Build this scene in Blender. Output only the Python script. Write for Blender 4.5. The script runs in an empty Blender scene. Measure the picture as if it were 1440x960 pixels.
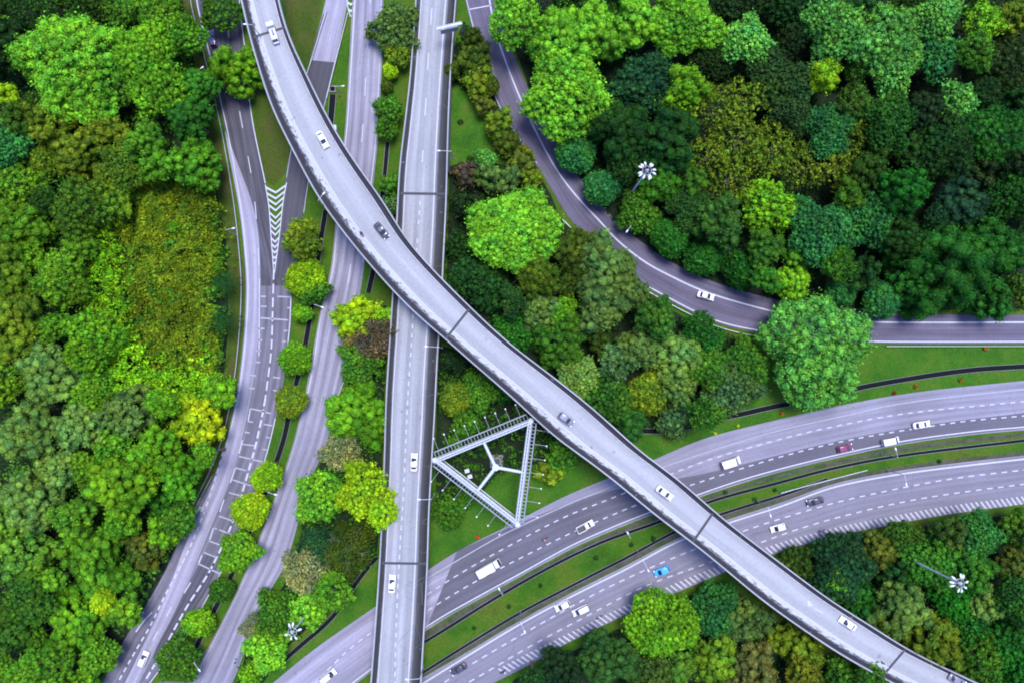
EXPO = 2.1; SUNE = 1.5; SKYS = 0.10
import bpy, math, random
import numpy as np
from mathutils import Vector, Matrix
from mathutils.geometry import tessellate_polygon
random.seed(7); rng = np.random.default_rng(7)
scene = bpy.context.scene
C = scene.collection
R = math.radians

# ------------------------------------------------------------------ camera
H, F, TILT = 185.0, 973.7, R(1.8)
cd = bpy.data.cameras.new('camera'); cam = bpy.data.objects.new('camera', cd); C.objects.link(cam)
cam.location = (0, 0, H); cam.rotation_euler = (TILT, 0, 0)
cd.sensor_width = 36; cd.lens = 36 * F / 1440; cd.clip_end = 5000; cd.clip_start = 1
scene.camera = cam

def U(u, v, z=0.0):
    """point of the photo, laid on the level z metres above the ground"""
    dx, dy = u - 720, 480 - v
    c, s = math.cos(TILT), math.sin(TILT)
    y = dy * c + F * s; zz = dy * s - F * c
    k = (z - H) / zz
    return Vector((dx * k, y * k, z))
MPP = 0.19
def zE(u): return 13.0 - 4.0 * min(1.3, max(0.0, (u - 1040) / 330.0))
def zD(v): return 7.0 - 5.0 * min(1.3, max(0.0, (250 - v) / 250.0))

# ------------------------------------------------------------------ colour + materials
def lin(c):
    return tuple(((x / 255) / 12.92 if x / 255 <= .04045 else ((x / 255 + .055) / 1.055) ** 2.4) for x in c)
class NT:
    def __init__(s, name):
        s.m = bpy.data.materials.new(name); s.m.use_nodes = True
        s.t = s.m.node_tree; s.n = s.t.nodes; s.b = s.n['Principled BSDF']
        s.b.inputs['Roughness'].default_value = .8
        s.b.inputs['Specular IOR Level'].default_value = .3
    def new(s, ty, **kw):
        n = s.n.new(ty)
        for k, v in kw.items(): setattr(n, k, v)
        return n
    def link(s, a, b): s.t.links.new(a, b)
    def noise(s, vec, scale, detail=4, rough=.55):
        n = s.new('ShaderNodeTexNoise'); n.inputs['Scale'].default_value = scale
        n.inputs['Detail'].default_value = detail; n.inputs['Roughness'].default_value = rough
        if vec is not None: s.link(vec, n.inputs['Vector'])
        return n.outputs['Fac']
    def mapping(s, vec, scale):
        n = s.new('ShaderNodeMapping'); n.inputs['Scale'].default_value = scale
        s.link(vec, n.inputs['Vector']); return n.outputs['Vector']
    def ramp(s, fac, stops, interp='LINEAR'):
        n = s.new('ShaderNodeValToRGB'); n.color_ramp.interpolation = interp
        e = n.color_ramp.elements
        while len(e) > 1: e.remove(e[0])
        for i, (p, c) in enumerate(stops):
            el = e[0] if i == 0 else e.new(p)
            el.position = p
            el.color = (c, c, c, 1) if isinstance(c, (int, float)) else (*c, 1)
        s.link(fac, n.inputs['Fac']); return n.outputs['Color']
    def mix(s, a, b, fac, mode='MIX'):
        n = s.new('ShaderNodeMix'); n.data_type = 'RGBA'; n.blend_type = mode; n.clamp_result = False
        ins = [i for i in n.inputs if i.type == 'RGBA']; f = n.inputs[0]
        for sock, val in ((ins[0], a), (ins[1], b)):
            if isinstance(val, tuple): sock.default_value = (*val[:3], 1)
            else: s.link(val, sock)
        if isinstance(fac, (int, float)): f.default_value = fac
        else: s.link(fac, f)
        return [o for o in n.outputs if o.type == 'RGBA'][0]
    def math(s, op, a, b=None):
        n = s.new('ShaderNodeMath', operation=op)
        for i, val in enumerate((a, b)):
            if val is None: continue
            if isinstance(val, (int, float)): n.inputs[i].default_value = val
            else: s.link(val, n.inputs[i])
        return n.outputs[0]
    def obj(s): return s.new('ShaderNodeTexCoord').outputs['Object']
    def uv(s): return s.new('ShaderNodeTexCoord').outputs['UV']
    def bump(s, h, strength=.3, dist=.05):
        n = s.new('ShaderNodeBump'); n.inputs['Strength'].default_value = strength
        n.inputs['Distance'].default_value = dist
        s.link(h, n.inputs['Height']); s.link(n.outputs['Normal'], s.b.inputs['Normal'])
    def out(s, col): s.link(col, s.b.inputs['Base Color']); return s.m

def plain(name, col, rough=.6, metal=0, var=.12, scale=1.5, spec=.4):
    t = NT(name); t.b.inputs['Roughness'].default_value = rough
    t.b.inputs['Metallic'].default_value = metal; t.b.inputs['Specular IOR Level'].default_value = spec
    f = t.noise(t.obj(), scale, 3)
    c1 = tuple(x * (1 - var) for x in col); c2 = tuple(min(1, x * (1 + var)) for x in col)
    return t.out(t.ramp(f, [(.3, c1), (.7, c2)]))

def road_mat(name, col, across=None, streak=.22, patch=.2, track=.12, lanes=3, rough=.8, warp=.02, grime=0):
    """UV.x = 0..1 across, UV.y = metres along"""
    t = NT(name); t.b.inputs['Roughness'].default_value = rough
    uv = t.uv(); sep = t.new('ShaderNodeSeparateXYZ'); t.link(uv, sep.inputs[0])
    x, y = sep.outputs['X'], sep.outputs['Y']
    ob = t.obj()
    s1 = t.noise(t.mapping(uv, (14, .035, 1)), 1.0, 5, .6)       # streaks along the road
    s2 = t.noise(ob, .045, 5, .6)                                  # large patches
    s3 = t.noise(ob, 1.3, 4, .7)                                   # fine grain
    if across:
        nz = t.noise(t.mapping(uv, (3, .22, 1)), 1.0, 5, .65)
        xx = t.math('ADD', x, t.math('MULTIPLY', t.math('SUBTRACT', nz, .5), warp))
        c = t.ramp(xx, across)
    else:
        c = t.mix(tuple(col), tuple(col), 0)
    c = t.mix(c, t.ramp(s1, [(.3, 1 - streak), (.7, 1 + streak * .8)]), 1, 'MULTIPLY')
    c = t.mix(c, t.ramp(s2, [(.32, 1 - patch), (.68, 1 + patch)]), 1, 'MULTIPLY')
    c = t.mix(c, t.ramp(s3, [(.25, .9), (.75, 1.1)]), 1, 'MULTIPLY')
    if track:
        # polished wheel tracks: two per lane
        w = t.math('SINE', t.math('MULTIPLY', x, lanes * 4 * math.pi))
        c = t.mix(c, t.ramp(t.math('ADD', t.math('MULTIPLY', w, .5), .5), [(0, 1 - track), (1, 1 + track)]), 1, 'MULTIPLY')
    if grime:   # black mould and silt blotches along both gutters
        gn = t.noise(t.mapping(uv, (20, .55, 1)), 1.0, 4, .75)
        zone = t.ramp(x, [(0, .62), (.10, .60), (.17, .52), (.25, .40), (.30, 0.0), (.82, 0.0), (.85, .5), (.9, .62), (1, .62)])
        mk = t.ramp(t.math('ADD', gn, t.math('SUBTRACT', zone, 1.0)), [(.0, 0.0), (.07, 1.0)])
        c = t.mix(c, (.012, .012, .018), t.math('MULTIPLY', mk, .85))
    # tar seams and cracks
    vo = t.new('ShaderNodeTexVoronoi', feature='DISTANCE_TO_EDGE'); vo.inputs['Scale'].default_value = .11
    t.link(t.mapping(ob, (1, 1, .01)), vo.inputs['Vector'])
    crack = t.math('MULTIPLY', t.math('LESS_THAN', vo.outputs['Distance'], .006), t.math('GREATER_THAN', s2, .53))
    c = t.mix(c, tuple(v * .55 for v in col), t.math('MULTIPLY', crack, .12 if grime else .4))
    sp = t.noise(ob, .5, 2, .5)
    c = t.mix(c, tuple(v * .6 for v in col), t.math('MULTIPLY', t.math('GREATER_THAN', sp, .72), .55))
    t.bump(t.noise(ob, 9, 3), .25, .02)
    return t.out(c)

def paint_mat(name, col, wear=.5):
    t = NT(name); ob = t.obj()
    f = t.ramp(t.noise(ob, 1.7, 5, .7), [(.36, 0.0), (.52, 1.0)])
    under = tuple(x * .45 for x in col)
    f2 = t.math('ADD', t.math('MULTIPLY', f, wear), 1 - wear)
    return t.out(t.mix(under, tuple(col), f2))

def leaf_mat(name, K=1.0):
    t = NT(name); t.b.inputs['Roughness'].default_value = .85; t.b.inputs['Specular IOR Level'].default_value = .08
    oi = t.new('ShaderNodeObjectInfo'); ge = t.new('ShaderNodeNewGeometry')
    ob = t.obj()
    pos = ge.outputs['Position']
    isl = ge.outputs['Random Per Island']
    c = oi.outputs['Color']
    n1 = t.noise(pos, .22, 3, .6)
    # clump to clump change of leaf age: yellower / bluer
    warm = t.mix(c, (1.32, 1.12, .8), 1, 'MULTIPLY'); cool = t.mix(c, (.68, .86, 1.1), 1, 'MULTIPLY')
    c = t.mix(cool, warm, t.ramp(n1, [(.36, 0.0), (.64, 1.0)]))
    v = t.ramp(isl, [(0, .58), (.5, .98), (1, 1.42)])
    c = t.mix(c, v, 1, 'MULTIPLY')
    n2 = t.noise(pos, .75, 2, .6)
    c = t.mix(c, t.ramp(n2, [(.32, .66), (.5, .98), (.7, 1.36)]), 1, 'MULTIPLY')
    n3 = t.noise(pos, .09, 2, .5)
    c = t.mix(c, t.ramp(n3, [(.35, .75), (.65, 1.25)]), 1, 'MULTIPLY')
    return t.out(c)

def ground_mat(name, stops, scale=.09, fine=2.2, bump=.5):
    t = NT(name); t.b.inputs['Roughness'].default_value = .95; t.b.inputs['Specular IOR Level'].default_value = .1
    ob = t.obj()
    a = t.noise(ob, scale, 6, .62); b = t.noise(ob, fine, 4, .7)
    c = t.ramp(a, stops)
    c = t.mix(c, t.ramp(b, [(.25, .62), (.75, 1.4)]), 1, 'MULTIPLY')
    t.bump(b, bump, .12)
    return t.out(c)

# ------------------------------------------------------------------ object helpers
def tag(o, label=None, cat=None, group=None, kind=None):
    if label: o['label'] = label
    if cat: o['category'] = cat
    if group: o['group'] = group
    if kind: o['kind'] = kind
    return o
def empty(name, loc, rz=0):
    o = bpy.data.objects.new(name, None); o.empty_display_size = .5
    C.objects.link(o); o.location = loc; o.rotation_euler = (0, 0, rz); return o

class MB:
    def __init__(s, origin=(0, 0, 0)):
        s.v = []; s.f = []; s.uv = []; s.o = Vector(origin)
    def face(s, pts, uv=None):
        i = len(s.v)
        for p in pts: s.v.append((p[0] - s.o.x, p[1] - s.o.y, p[2] - s.o.z))
        s.f.append(tuple(range(i, i + len(pts)))); s.uv.append(uv)
    def box(s, c, size, rz=0, M=None):
        x, y, z = [k / 2 for k in size]
        T = M if M else (Matrix.Translation(Vector(c)) @ Matrix.Rotation(rz, 4, 'Z'))
        P = [T @ Vector(p) for p in ((-x,-y,-z),(x,-y,-z),(x,y,-z),(-x,y,-z),(-x,-y,z),(x,-y,z),(x,y,z),(-x,y,z))]
        for q in ((0,3,2,1),(4,5,6,7),(0,1,5,4),(1,2,6,5),(2,3,7,6),(3,0,4,7)): s.face([P[i] for i in q])
    def tube(s, a, b, r0, r1=None, n=8, cap=True):
        a, b = Vector(a), Vector(b); r1 = r0 if r1 is None else r1
        d = (b - a).normalized(); x = d.orthogonal().normalized(); y = d.cross(x)
        A = [a + (x * math.cos(2*math.pi*i/n) + y * math.sin(2*math.pi*i/n)) * r0 for i in range(n)]
        B = [b + (x * math.cos(2*math.pi*i/n) + y * math.sin(2*math.pi*i/n)) * r1 for i in range(n)]
        for i in range(n): j = (i+1) % n; s.face([A[i], A[j], B[j], B[i]])
        if cap: s.face(A[::-1]); s.face(B)
    def ell(s, c, r, M=None, nu=10, nv=6):
        c = Vector(c); M = M or Matrix.Identity(3)
        def P(i, j):
            th = math.pi * j / nv; ph = 2 * math.pi * i / nu
            return c + M @ Vector((r[0]*math.sin(th)*math.cos(ph), r[1]*math.sin(th)*math.sin(ph), r[2]*math.cos(th)))
        for j in range(nv):
            for i in range(nu):
                q = [P(i, j), P(i, j+1), P(i+1, j+1), P(i+1, j)]
                if j == 0: q = [q[0], q[1], q[2]]
                elif j == nv - 1: q = [q[0], q[1], q[3]]
                s.face(q)
    def loft(s, rings, cap=True):
        n = len(rings[0])
        for a, b in zip(rings, rings[1:]):
            for i in range(n): j = (i+1) % n; s.face([a[i], a[j], b[j], b[i]])
        if cap: s.face(rings[0][::-1]); s.face(rings[-1])
    def build(s, name, mat, parent=None, smooth=False):
        me = bpy.data.meshes.new(name); me.from_pydata(s.v, [], s.f)
        if any(u is not None for u in s.uv):
            ul = me.uv_layers.new(name='UVMap'); k = 0
            for fi, f in enumerate(s.f):
                for c in range(len(f)):
                    if s.uv[fi]: ul.data[k].uv = s.uv[fi][c]
                    k += 1
        me.materials.append(mat)
        if smooth: merge_smooth(me)
        me.update()
        o = bpy.data.objects.new(name, me); C.objects.link(o)
        if parent: o.parent = parent
        return o
def merge_smooth(me, angle=40):
    import bmesh
    bm = bmesh.new(); bm.from_mesh(me); bmesh.ops.remove_doubles(bm, verts=bm.verts, dist=.0005)
    bmesh.ops.recalc_face_normals(bm, faces=bm.faces)
    for f in bm.faces: f.smooth = True
    bm.to_mesh(me); bm.free()
    try: me.set_sharp_from_angle(angle=R(angle))
    except Exception: pass

# ------------------------------------------------------------------ paths and ribbons
def catmull(P, sub=8):
    P = [Vector(p) for p in P]; out = []
    Q = [P[0] * 2 - P[1]] + P + [P[-1] * 2 - P[-2]]
    for i in range(1, len(Q) - 2):
        a, b, c, d = Q[i-1], Q[i], Q[i+1], Q[i+2]
        for k in range(sub):
            t = k / sub
            out.append(.5 * ((2*b) + (c-a)*t + (2*a-5*b+4*c-d)*t*t + (3*b-a-3*c+d)*t**3))
    out.append(P[-1]); return out
def resample(P, step=None, n=None):
    d = [0]
    for a, b in zip(P, P[1:]): d.append(d[-1] + (b - a).length)
    L = d[-1]
    if n is None: n = max(2, int(L / step) + 1)
    out = []; k = 0
    for i in range(n):
        t = L * i / (n - 1)
        while k < len(d) - 2 and d[k+1] < t: k += 1
        w = (t - d[k]) / max(1e-9, d[k+1] - d[k]); out.append(P[k].lerp(P[k+1], min(1, max(0, w))))
    return out
def ext(px, e0=0, e1=0):
    px = [tuple(map(float, p)) for p in px]
    def go(a, b, e):
        d = math.hypot(a[0]-b[0], a[1]-b[1]); return (a[0] + (a[0]-b[0]) / d * e, a[1] + (a[1]-b[1]) / d * e)
    if e0: px = [go(px[0], px[1], e0)] + px
    if e1: px = px + [go(px[-1], px[-2], e1)]
    return px
def smooth_path(P, it=2):
    P = [p.copy() for p in P]
    for _ in range(it):
        Q = [p.copy() for p in P]
        for i in range(1, len(P) - 1): Q[i] = P[i] * .5 + (P[i-1] + P[i+1]) * .25
        P = Q
    return P
def wpath(px, z=0, step=2.0, n=None, e0=0, e1=0):
    px = ext(px, e0, e1)
    zf = z if callable(z) else (lambda u, v: z)
    W = [U(u, v, zf(u, v)) for u, v in px]
    return smooth_path(resample(catmull(W), step, n), 24 if (n or 0) > 150 else 6)
def ribbon(mb, L, Rr, dz=0, na=1):
    d = 0
    for i in range(len(L) - 1):
        l0, r0, l1, r1 = L[i], Rr[i], L[i+1], Rr[i+1]
        m = ((l1 - l0).length + (r1 - r0).length) / 2
        for k in range(na):
            a, b = k / na, (k + 1) / na
            P = [l0.lerp(r0, a), l0.lerp(r0, b), l1.lerp(r1, b), l1.lerp(r1, a)]
            P = [p + Vector((0, 0, dz)) for p in P]
            uv = [(a, d), (b, d), (b, d + m), (a, d + m)]
            n = (P[1] - P[0]).cross(P[2] - P[0])
            if n.z < 0: P = P[::-1]; uv = uv[::-1]
            mb.face(P, uv)
        d += m
def normals(P):
    out = []
    for i in range(len(P)):
        a = P[max(0, i-1)]; b = P[min(len(P)-1, i+1)]; d = b - a; d.z = 0; d.normalize()
        out.append(Vector((-d.y, d.x, 0)))
    return out
def sweep(mb, P, w0, w1, z0, z1):
    N = normals(P); rings = []
    for p, n in zip(P, N):
        up = Vector((0, 0, 1))
        rings.append([p + n*w0 + up*z0, p + n*w1 + up*z0, p + n*w1 + up*z1, p + n*w0 + up*z1])
    if w0 < w1: rings = [r[::-1] for r in rings]
    mb.loft(rings)
def offset(P, w): return [p + n * w for p, n in zip(P, normals(P))]
def line(mb, P, width, dz=.008, dash=None, phase=0):
    if dash is None:
        N = normals(P)
        ribbon(mb, [p + n*width/2 for p, n in zip(P, N)], [p - n*width/2 for p, n in zip(P, N)], dz)
        return
    on, off = dash; d = [0]
    for a, b in zip(P, P[1:]): d.append(d[-1] + (b-a).length)
    t = -phase
    def at(s):
        s = min(max(s, 0), d[-1] - 1e-6); k = int(np.searchsorted(d, s, 'right')) - 1; k = min(k, len(P) - 2)
        return P[k].lerp(P[k+1], (s - d[k]) / (d[k+1] - d[k]))
    while t < d[-1]:
        a, b = max(t, 0), min(t + on, d[-1])
        if b - a > .15:
            Q = resample([at(a), at((a+b)/2), at(b)], n=3)
            line(mb, Q, width, dz)
        t += on + off
def poly_sheet(mb, px, z):
    W = [U(u, v, z) for u, v in px]
    for tri in tessellate_polygon([W]):
        P = [W[i] for i in tri]
        if (P[1]-P[0]).cross(P[2]-P[0]).z < 0: P = P[::-1]
        mb.face(P)
def inpoly(px, x, y):
    r = False; j = len(px) - 1
    for i in range(len(px)):
        xi, yi = px[i]; xj, yj = px[j]
        if (yi > y) != (yj > y) and x < (xj - xi) * (y - yi) / (yj - yi) + xi: r = not r
        j = i
    return r
def inpoly_np(px, X, Y):
    r = np.zeros(len(X), bool); j = len(px) - 1
    for i in range(len(px)):
        xi, yi = px[i]; xj, yj = px[j]
        if yi != yj: r ^= ((yi > Y) != (yj > Y)) & (X < (xj - xi) * (Y - yi) / (yj - yi) + xi)
        j = i
    return r
# ------------------------------------------------------------------ surfaces
LAV = (.96, .925, 1.14)
def gd(v): v *= .62; return (v * .94, v * .965, v * 1.0)
def g(v):
    v *= .46
    return (v * LAV[0], v * LAV[1], v * LAV[2])
M = {}
M['asph_hwy'] = road_mat('highway_asphalt', g(.31), streak=.2, patch=.15, track=.05, lanes=4)
M['asph_low'] = road_mat('lower_highway_asphalt', g(.25), streak=.16, patch=.12, track=.05, lanes=4)
M['asph_new'] = road_mat('resurfaced_asphalt', g(.145), streak=.14, patch=.12, track=.08, lanes=3)
M['asph_left'] = road_mat('worn_dark_asphalt', g(.10), streak=.5, patch=.3, track=.15, lanes=2)
M['asph_pale'] = road_mat('polished_pale_asphalt', g(.4), streak=.25, patch=.15, track=.12, lanes=1)
M['asph_mid'] = road_mat('slip_road_asphalt', g(.33), streak=.3, patch=.18, track=.18, lanes=2)
M['asph_mid2'] = road_mat('rutted_asphalt', g(.19), streak=.35, patch=.2, track=.15, lanes=3)
M['asph_violet'] = road_mat('dark_violet_asphalt', (.066, .059, .086), streak=.3, patch=.25, track=.12, lanes=1)
M['asph_dark'] = road_mat('patched_asphalt', g(.085), streak=.2, patch=.2, track=.1, lanes=2)
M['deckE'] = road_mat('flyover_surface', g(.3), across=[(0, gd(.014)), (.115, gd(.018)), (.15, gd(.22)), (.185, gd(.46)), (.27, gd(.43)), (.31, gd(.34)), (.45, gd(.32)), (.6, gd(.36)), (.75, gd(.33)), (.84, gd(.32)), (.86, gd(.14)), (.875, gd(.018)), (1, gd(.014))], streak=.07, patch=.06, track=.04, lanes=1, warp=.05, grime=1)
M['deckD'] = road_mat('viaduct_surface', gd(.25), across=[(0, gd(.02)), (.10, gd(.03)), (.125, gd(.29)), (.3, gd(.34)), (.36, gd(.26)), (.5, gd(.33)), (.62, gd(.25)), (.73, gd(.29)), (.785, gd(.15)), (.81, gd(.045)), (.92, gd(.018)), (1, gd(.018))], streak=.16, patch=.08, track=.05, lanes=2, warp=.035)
M['paint'] = paint_mat('white_road_paint', (.30, .305, .335), .3)
M['paint_old'] = paint_mat('worn_white_road_paint', (.215, .22, .25), .5)
M['parapet'] = road_mat('parapet_concrete', gd(.34), streak=.15, patch=.2, track=0)
M['concrete'] = road_mat('weathered_concrete', (.13, .13, .135), streak=.2, patch=.3, track=0)
M['drain_shade'] = plain('drain_bed_depth_shade', (.004, .005, .005), .9, spec=.1)  # near-black colour stands in for the shade of a deep channel
M['joint'] = plain('expansion_joint_rubber', g(.07), .8)
M['grass'] = ground_mat('verge_grass', [(.3, (.015, .045, .003)), (.45, (.024, .07, .004)), (.58, (.042, .075, .006)), (.72, (.036, .05, .007))])
M['lawn'] = ground_mat('bright_lawn', [(.3, (.014, .055, .004)), (.5, (.025, .078, .005)), (.7, (.048, .082, .008))], .12)
M['drygrass'] = ground_mat('dry_brown_verge', [(.3, (.018, .04, .004)), (.5, (.033, .05, .006)), (.7, (.048, .042, .014))], .15)
M['dirtstrip'] = ground_mat('stained_verge', [(.3, (.02, .033, .012)), (.5, (.045, .045, .03)), (.7, (.06, .055, .045))], .3)
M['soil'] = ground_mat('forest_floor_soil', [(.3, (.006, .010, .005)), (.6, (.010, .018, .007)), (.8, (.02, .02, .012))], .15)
M['steel'] = plain('galvanised_steel', (.22, .23, .25), .5, .4)
M['white_steel'] = plain('white_painted_steel', (.3, .32, .34), .5)
M['lamp_glass'] = plain('pale_lamp_cover', (.42, .44, .42), .35)
M['bark'] = plain('tree_bark', (.10, .075, .05), .9, 0, .35, 2)
M['barkpale'] = plain('pale_bark', (.24, .2, .18), .9, 0, .3, 2)
LEAF = leaf_mat('foliage')

# ------------------------------------------------------------------ ground
gm = MB()
S = 1800
n = 12
for i in range(n):
    for j in range(n):
        x0, x1 = -S + 2*S*i/n, -S + 2*S*(i+1)/n; y0, y1 = -S + 2*S*j/n, -S + 2*S*(j+1)/n
        gm.face([(x0,y0,-.12),(x1,y0,-.12),(x1,y1,-.12),(x0,y1,-.12)])
tag(gm.build('ground', M['grass']), kind='structure')

W_POLY = [(-90,-60),(250,-60),(258,0),(268,60),(288,170),(303,260),(318,340),(322,450),(315,530),(302,600),(288,650),(266,705),(258,745),(232,805),(208,860),(172,905),(138,960),(120,1010),(-90,1010)]
NE_POLY = [(690,-60),(706,30),(728,80),(750,140),(776,195),(812,250),(850,298),(890,336),(935,372),(985,398),(1040,413),(1110,428),(1240,436),(1530,434),(1530,-60)]
C_POLY = [(632,235),(655,222),(700,228),(722,232),(755,240),(775,275),(790,312),(815,335),(855,370),(905,412),(960,445),(1000,462),(1040,480),(1060,520),(1062,560),(1030,575),(985,592),(955,600),(900,602),(845,590),(783,536),(713,482),(663,435),(628,395)]
C2_POLY = [(618,485),(640,492),(700,538),(755,585),(790,622),(815,652),(790,660),(750,655),(700,665),(660,712),(622,740),(612,740),(614,580)]
BUSH_POLY = [(652,30),(668,45),(690,110),(712,160),(745,215),(760,245),(735,240),(700,185),(680,150),(660,130),(640,118),(632,80)]
S1_POLY = [(690,1010),(722,955),(790,922),(860,888),(953,846),(1010,822),(1030,838),(1100,880),(1190,945),(1260,1010)]
S2_POLY = [(1112,800),(1163,770),(1240,752),(1333,735),(1440,720),(1530,712),(1530,1010),(1440,1010),(1370,968),(1273,915),(1227,885),(1163,845)]
L_POLY = [(445,660),(470,620),(478,560),(497,520),(505,430),(545,430),(540,560),(536,700),(530,780),(490,830),(455,860),(425,890),(400,912),(370,960),(335,960),(350,900),(385,845),(412,800),(430,720)]
FORESTS = [W_POLY, NE_POLY, C_POLY, C2_POLY, BUSH_POLY, S1_POLY, S2_POLY, L_POLY]
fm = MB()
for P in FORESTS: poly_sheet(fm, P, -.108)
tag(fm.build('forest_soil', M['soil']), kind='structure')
lm = MB()
LAWNS = [[(628,235),(631,130),(642,120),(660,132),(684,160),(700,190),(722,232),(655,228)],
         [(603,798),(611,735),(660,708),(700,672),(735,655),(770,650),(790,640),(840,668),(860,668),(787,700),(713,740),(643,773)],
         [(1050,485),(1090,475),(1237,486),(1530,486),(1530,512),(1440,514),(1363,518),(1280,530),(1207,543),(1163,555),(1100,565),(1040,580),(1060,530)],
         [(900,612),(960,606),(1040,585),(1100,568),(1163,558),(1280,533),(1440,517),(1530,512),(1530,530),(1440,537),(1280,552),(1180,570),(1080,593),(985,618),(930,648),(905,640)],
         [(370,960),(397,930),(470,872),(530,785),(560,760),(560,800),(527,853),(440,913),(387,957)]]
for P in LAWNS: poly_sheet(lm, P, -.1)
tag(lm.build('lawn', M['lawn']), kind='structure')
dm = MB()
for P in ([(248,-40),(270,-40),(285,60),(300,150),(320,240),(335,320),(344,400),(341,470),(333,540),(316,620),(292,690),(262,745),(284,690),(300,630),(318,540),(323,450),(319,340),(303,260),(288,170),(268,60)],
          [(352,120),(366,110),(400,190),(408,212),(400,245),(385,262),(374,256),(362,200)],
          [(393,-40),(460,-40),(436,90),(430,98),(405,40)]):
    poly_sheet(dm, P, -.1)
tag(dm.build('dry_verge', M['drygrass']), kind='structure')

# ------------------------------------------------------------------ roads on the ground
def road(name, Lp, Rp, mat, z=0, e0=70, e1=70, n=160, dz=0, kerbs=''):
    L = wpath(Lp, z, n=n, e0=e0, e1=e1); Q = wpath(Rp, z, n=n, e0=e0, e1=e1)
    mb = MB(); ribbon(mb, L, Q, dz, 6)
    o = tag(mb.build(name, mat), kind='structure')
    if kerbs:
        kb = MB()
        if 'L' in kerbs: sweep(kb, L, -.06, .26, -.12, .13)
        if 'R' in kerbs: sweep(kb, Q, .06, -.26, -.12, .13)
        k = kb.build('kerb', M['concrete'], o)
    return o, L, Q
def marking(parent, items, mat='paint', name='road_marking'):
    """items: (px path, width, dash or None, z)"""
    mb = MB()
    for it in items:
        px, w, dash = it[:3]; z = it[3] if len(it) > 3 else 0
        step = 1.5 if len(px) > 2 else None
        W = wpath(px, z, step=1.5) if len(px) > 2 else [U(*px[0], z(*px[0]) if callable(z) else z), U(*px[1], z(*px[1]) if callable(z) else z)]
        line(mb, W, w, .012 if z == 0 else .01, dash)
    return mb.build(name, M[mat], parent)

AL = [(273,0),(285,50),(300,110),(320,200),(337,300),(343,360),(346,400),(343,467),(335,540),(322,605),(312,640),(293,690),(273,713),(243,780),(230,807),(200,860),(173,900),(150,950)]
AR = [(337,10),(347,100),(355,167),(373,257),(379,300),(386,330),(398,360),(410,400),(411,430),(407,477),(400,530),(392,570),(375,640),(360,690),(337,750),(308,807),(283,853),(250,903),(218,950)]
roadA, _, _ = road('slip_road', AL, AR, M['asph_left'], e0=60, kerbs='')
BL = [(458,0),(433,97),(420,160),(408,213),(403,240),(396,300),(386,383)]
BR = [(488,0),(470,87),(453,157),(433,253),(425,305),(420,350),(412,400),(410,432)]
roadB, _, _ = road('merging_road', BL, BR, M['asph_dark'], e0=60, e1=0, dz=.004)
roadC, _, CRr = road('middle_road', [(496,0),(487,167),(482,213),(472,317),(465,387),(451,433),(438,513),(428,560),(415,617),(408,640),(385,703),(361,767),(331,837),(295,907),(268,957)],
     [(539,0),(538,67),(531,200),(523,273),(513,370),(507,410),(490,500),(478,548),(468,590),(453,647),(435,670),(412,763),(397,807),(372,838),(343,920),(328,957)], M['asph_mid'], kerbs='L')
roadF, FL, FR = road('curving_road', [(654,0),(663,37),(680,95),(700,150),(725,190),(753,232),(777,267),(797,307),(825,333),(860,370),(907,403),(973,440),(1013,457),(1057,467),(1090,471),(1150,478),(1237,483),(1440,483)],
     [(697,0),(709,40),(722,75),(742,125),(772,182),(806,238),(850,295),(883,325),(924,357),(985,390),(1035,407),(1100,424),(1160,433),(1237,441),(1440,443)], M['asph_violet'])
roadG, GL, GR = road('highway', [(387,957),(440,913),(527,853),(603,800),(643,773),(713,740),(787,700),(860,670),(923,645),(985,617),(1080,593),(1180,570),(1280,552),(1360,543),(1440,535)],
     [(503,957),(523,941),(600,883),(667,844),(733,808),(800,771),(860,744),(913,723),(987,696),(1040,678),(1100,661),(1190,639),(1280,621),(1380,608),(1440,603)], M['asph_hwy'], kerbs='R')
roadH, HL, HR = road('lower_highway', [(588,957),(660,916),(733,872),(800,836),(860,806),(883,795),(953,757),(1030,729),(1100,707),(1163,683),(1220,670),(1280,660),(1360,650),(1440,641)],
     [(713,950),(747,933),(787,909),(860,873),(953,832),(1020,804),(1083,780),(1163,757),(1240,740),(1333,723),(1440,708)], M['asph_low'], kerbs='L')

def patch(name, Lp, Rp, mat, dz=.008, z=0):
    L = wpath(Lp, z, n=60); Q = wpath(Rp, z, n=60); mb = MB(); ribbon(mb, L, Q, dz, 4)
    return mb.build(name, M[mat], None)
def patch_on(parent, *a, **k):
    o = patch('resurfaced_strip', *a, **k); o.parent = parent; return o
# paler left lane of the slip road, pale upper part of the merging road, darker resurfaced lanes
patch_on(roadA, [(346,402),(343,467),(335,540),(322,605),(312,640),(293,690),(273,713),(243,780),(230,807),(200,860),(173,900),(150,950),(120,1000)], [(410,402),(411,430),(407,477),(400,530),(392,570),(375,640),(360,690),(337,750),(308,807),(283,853),(250,903),(218,950),(190,1000)], 'asph_mid2', dz=.006)
patch_on(roadA, [(316,185),(326,240),(338,300),(344,360),(347,400),(344,467),(336,540),(323,605),(300,680),(268,745),(228,850),(180,950),(155,1000)], [(317,185),(338,240),(360,300),(366,360),(366,400),(364,467),(356,540),(343,605),(322,680),(288,760),(250,850),(200,950),(175,1000)], 'asph_pale', dz=.009)
patch_on(roadA, [(291,775),(268,815),(245,862),(222,905),(214,925)], [(311,785),(290,830),(262,872),(236,912),(216,926)], 'asph_left', dz=.0095)
patch_on(roadB, [(470,-60),(458,0),(437,85)], [(499,-60),(488,0),(470,88)], 'asph_pale', dz=.012)
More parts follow.
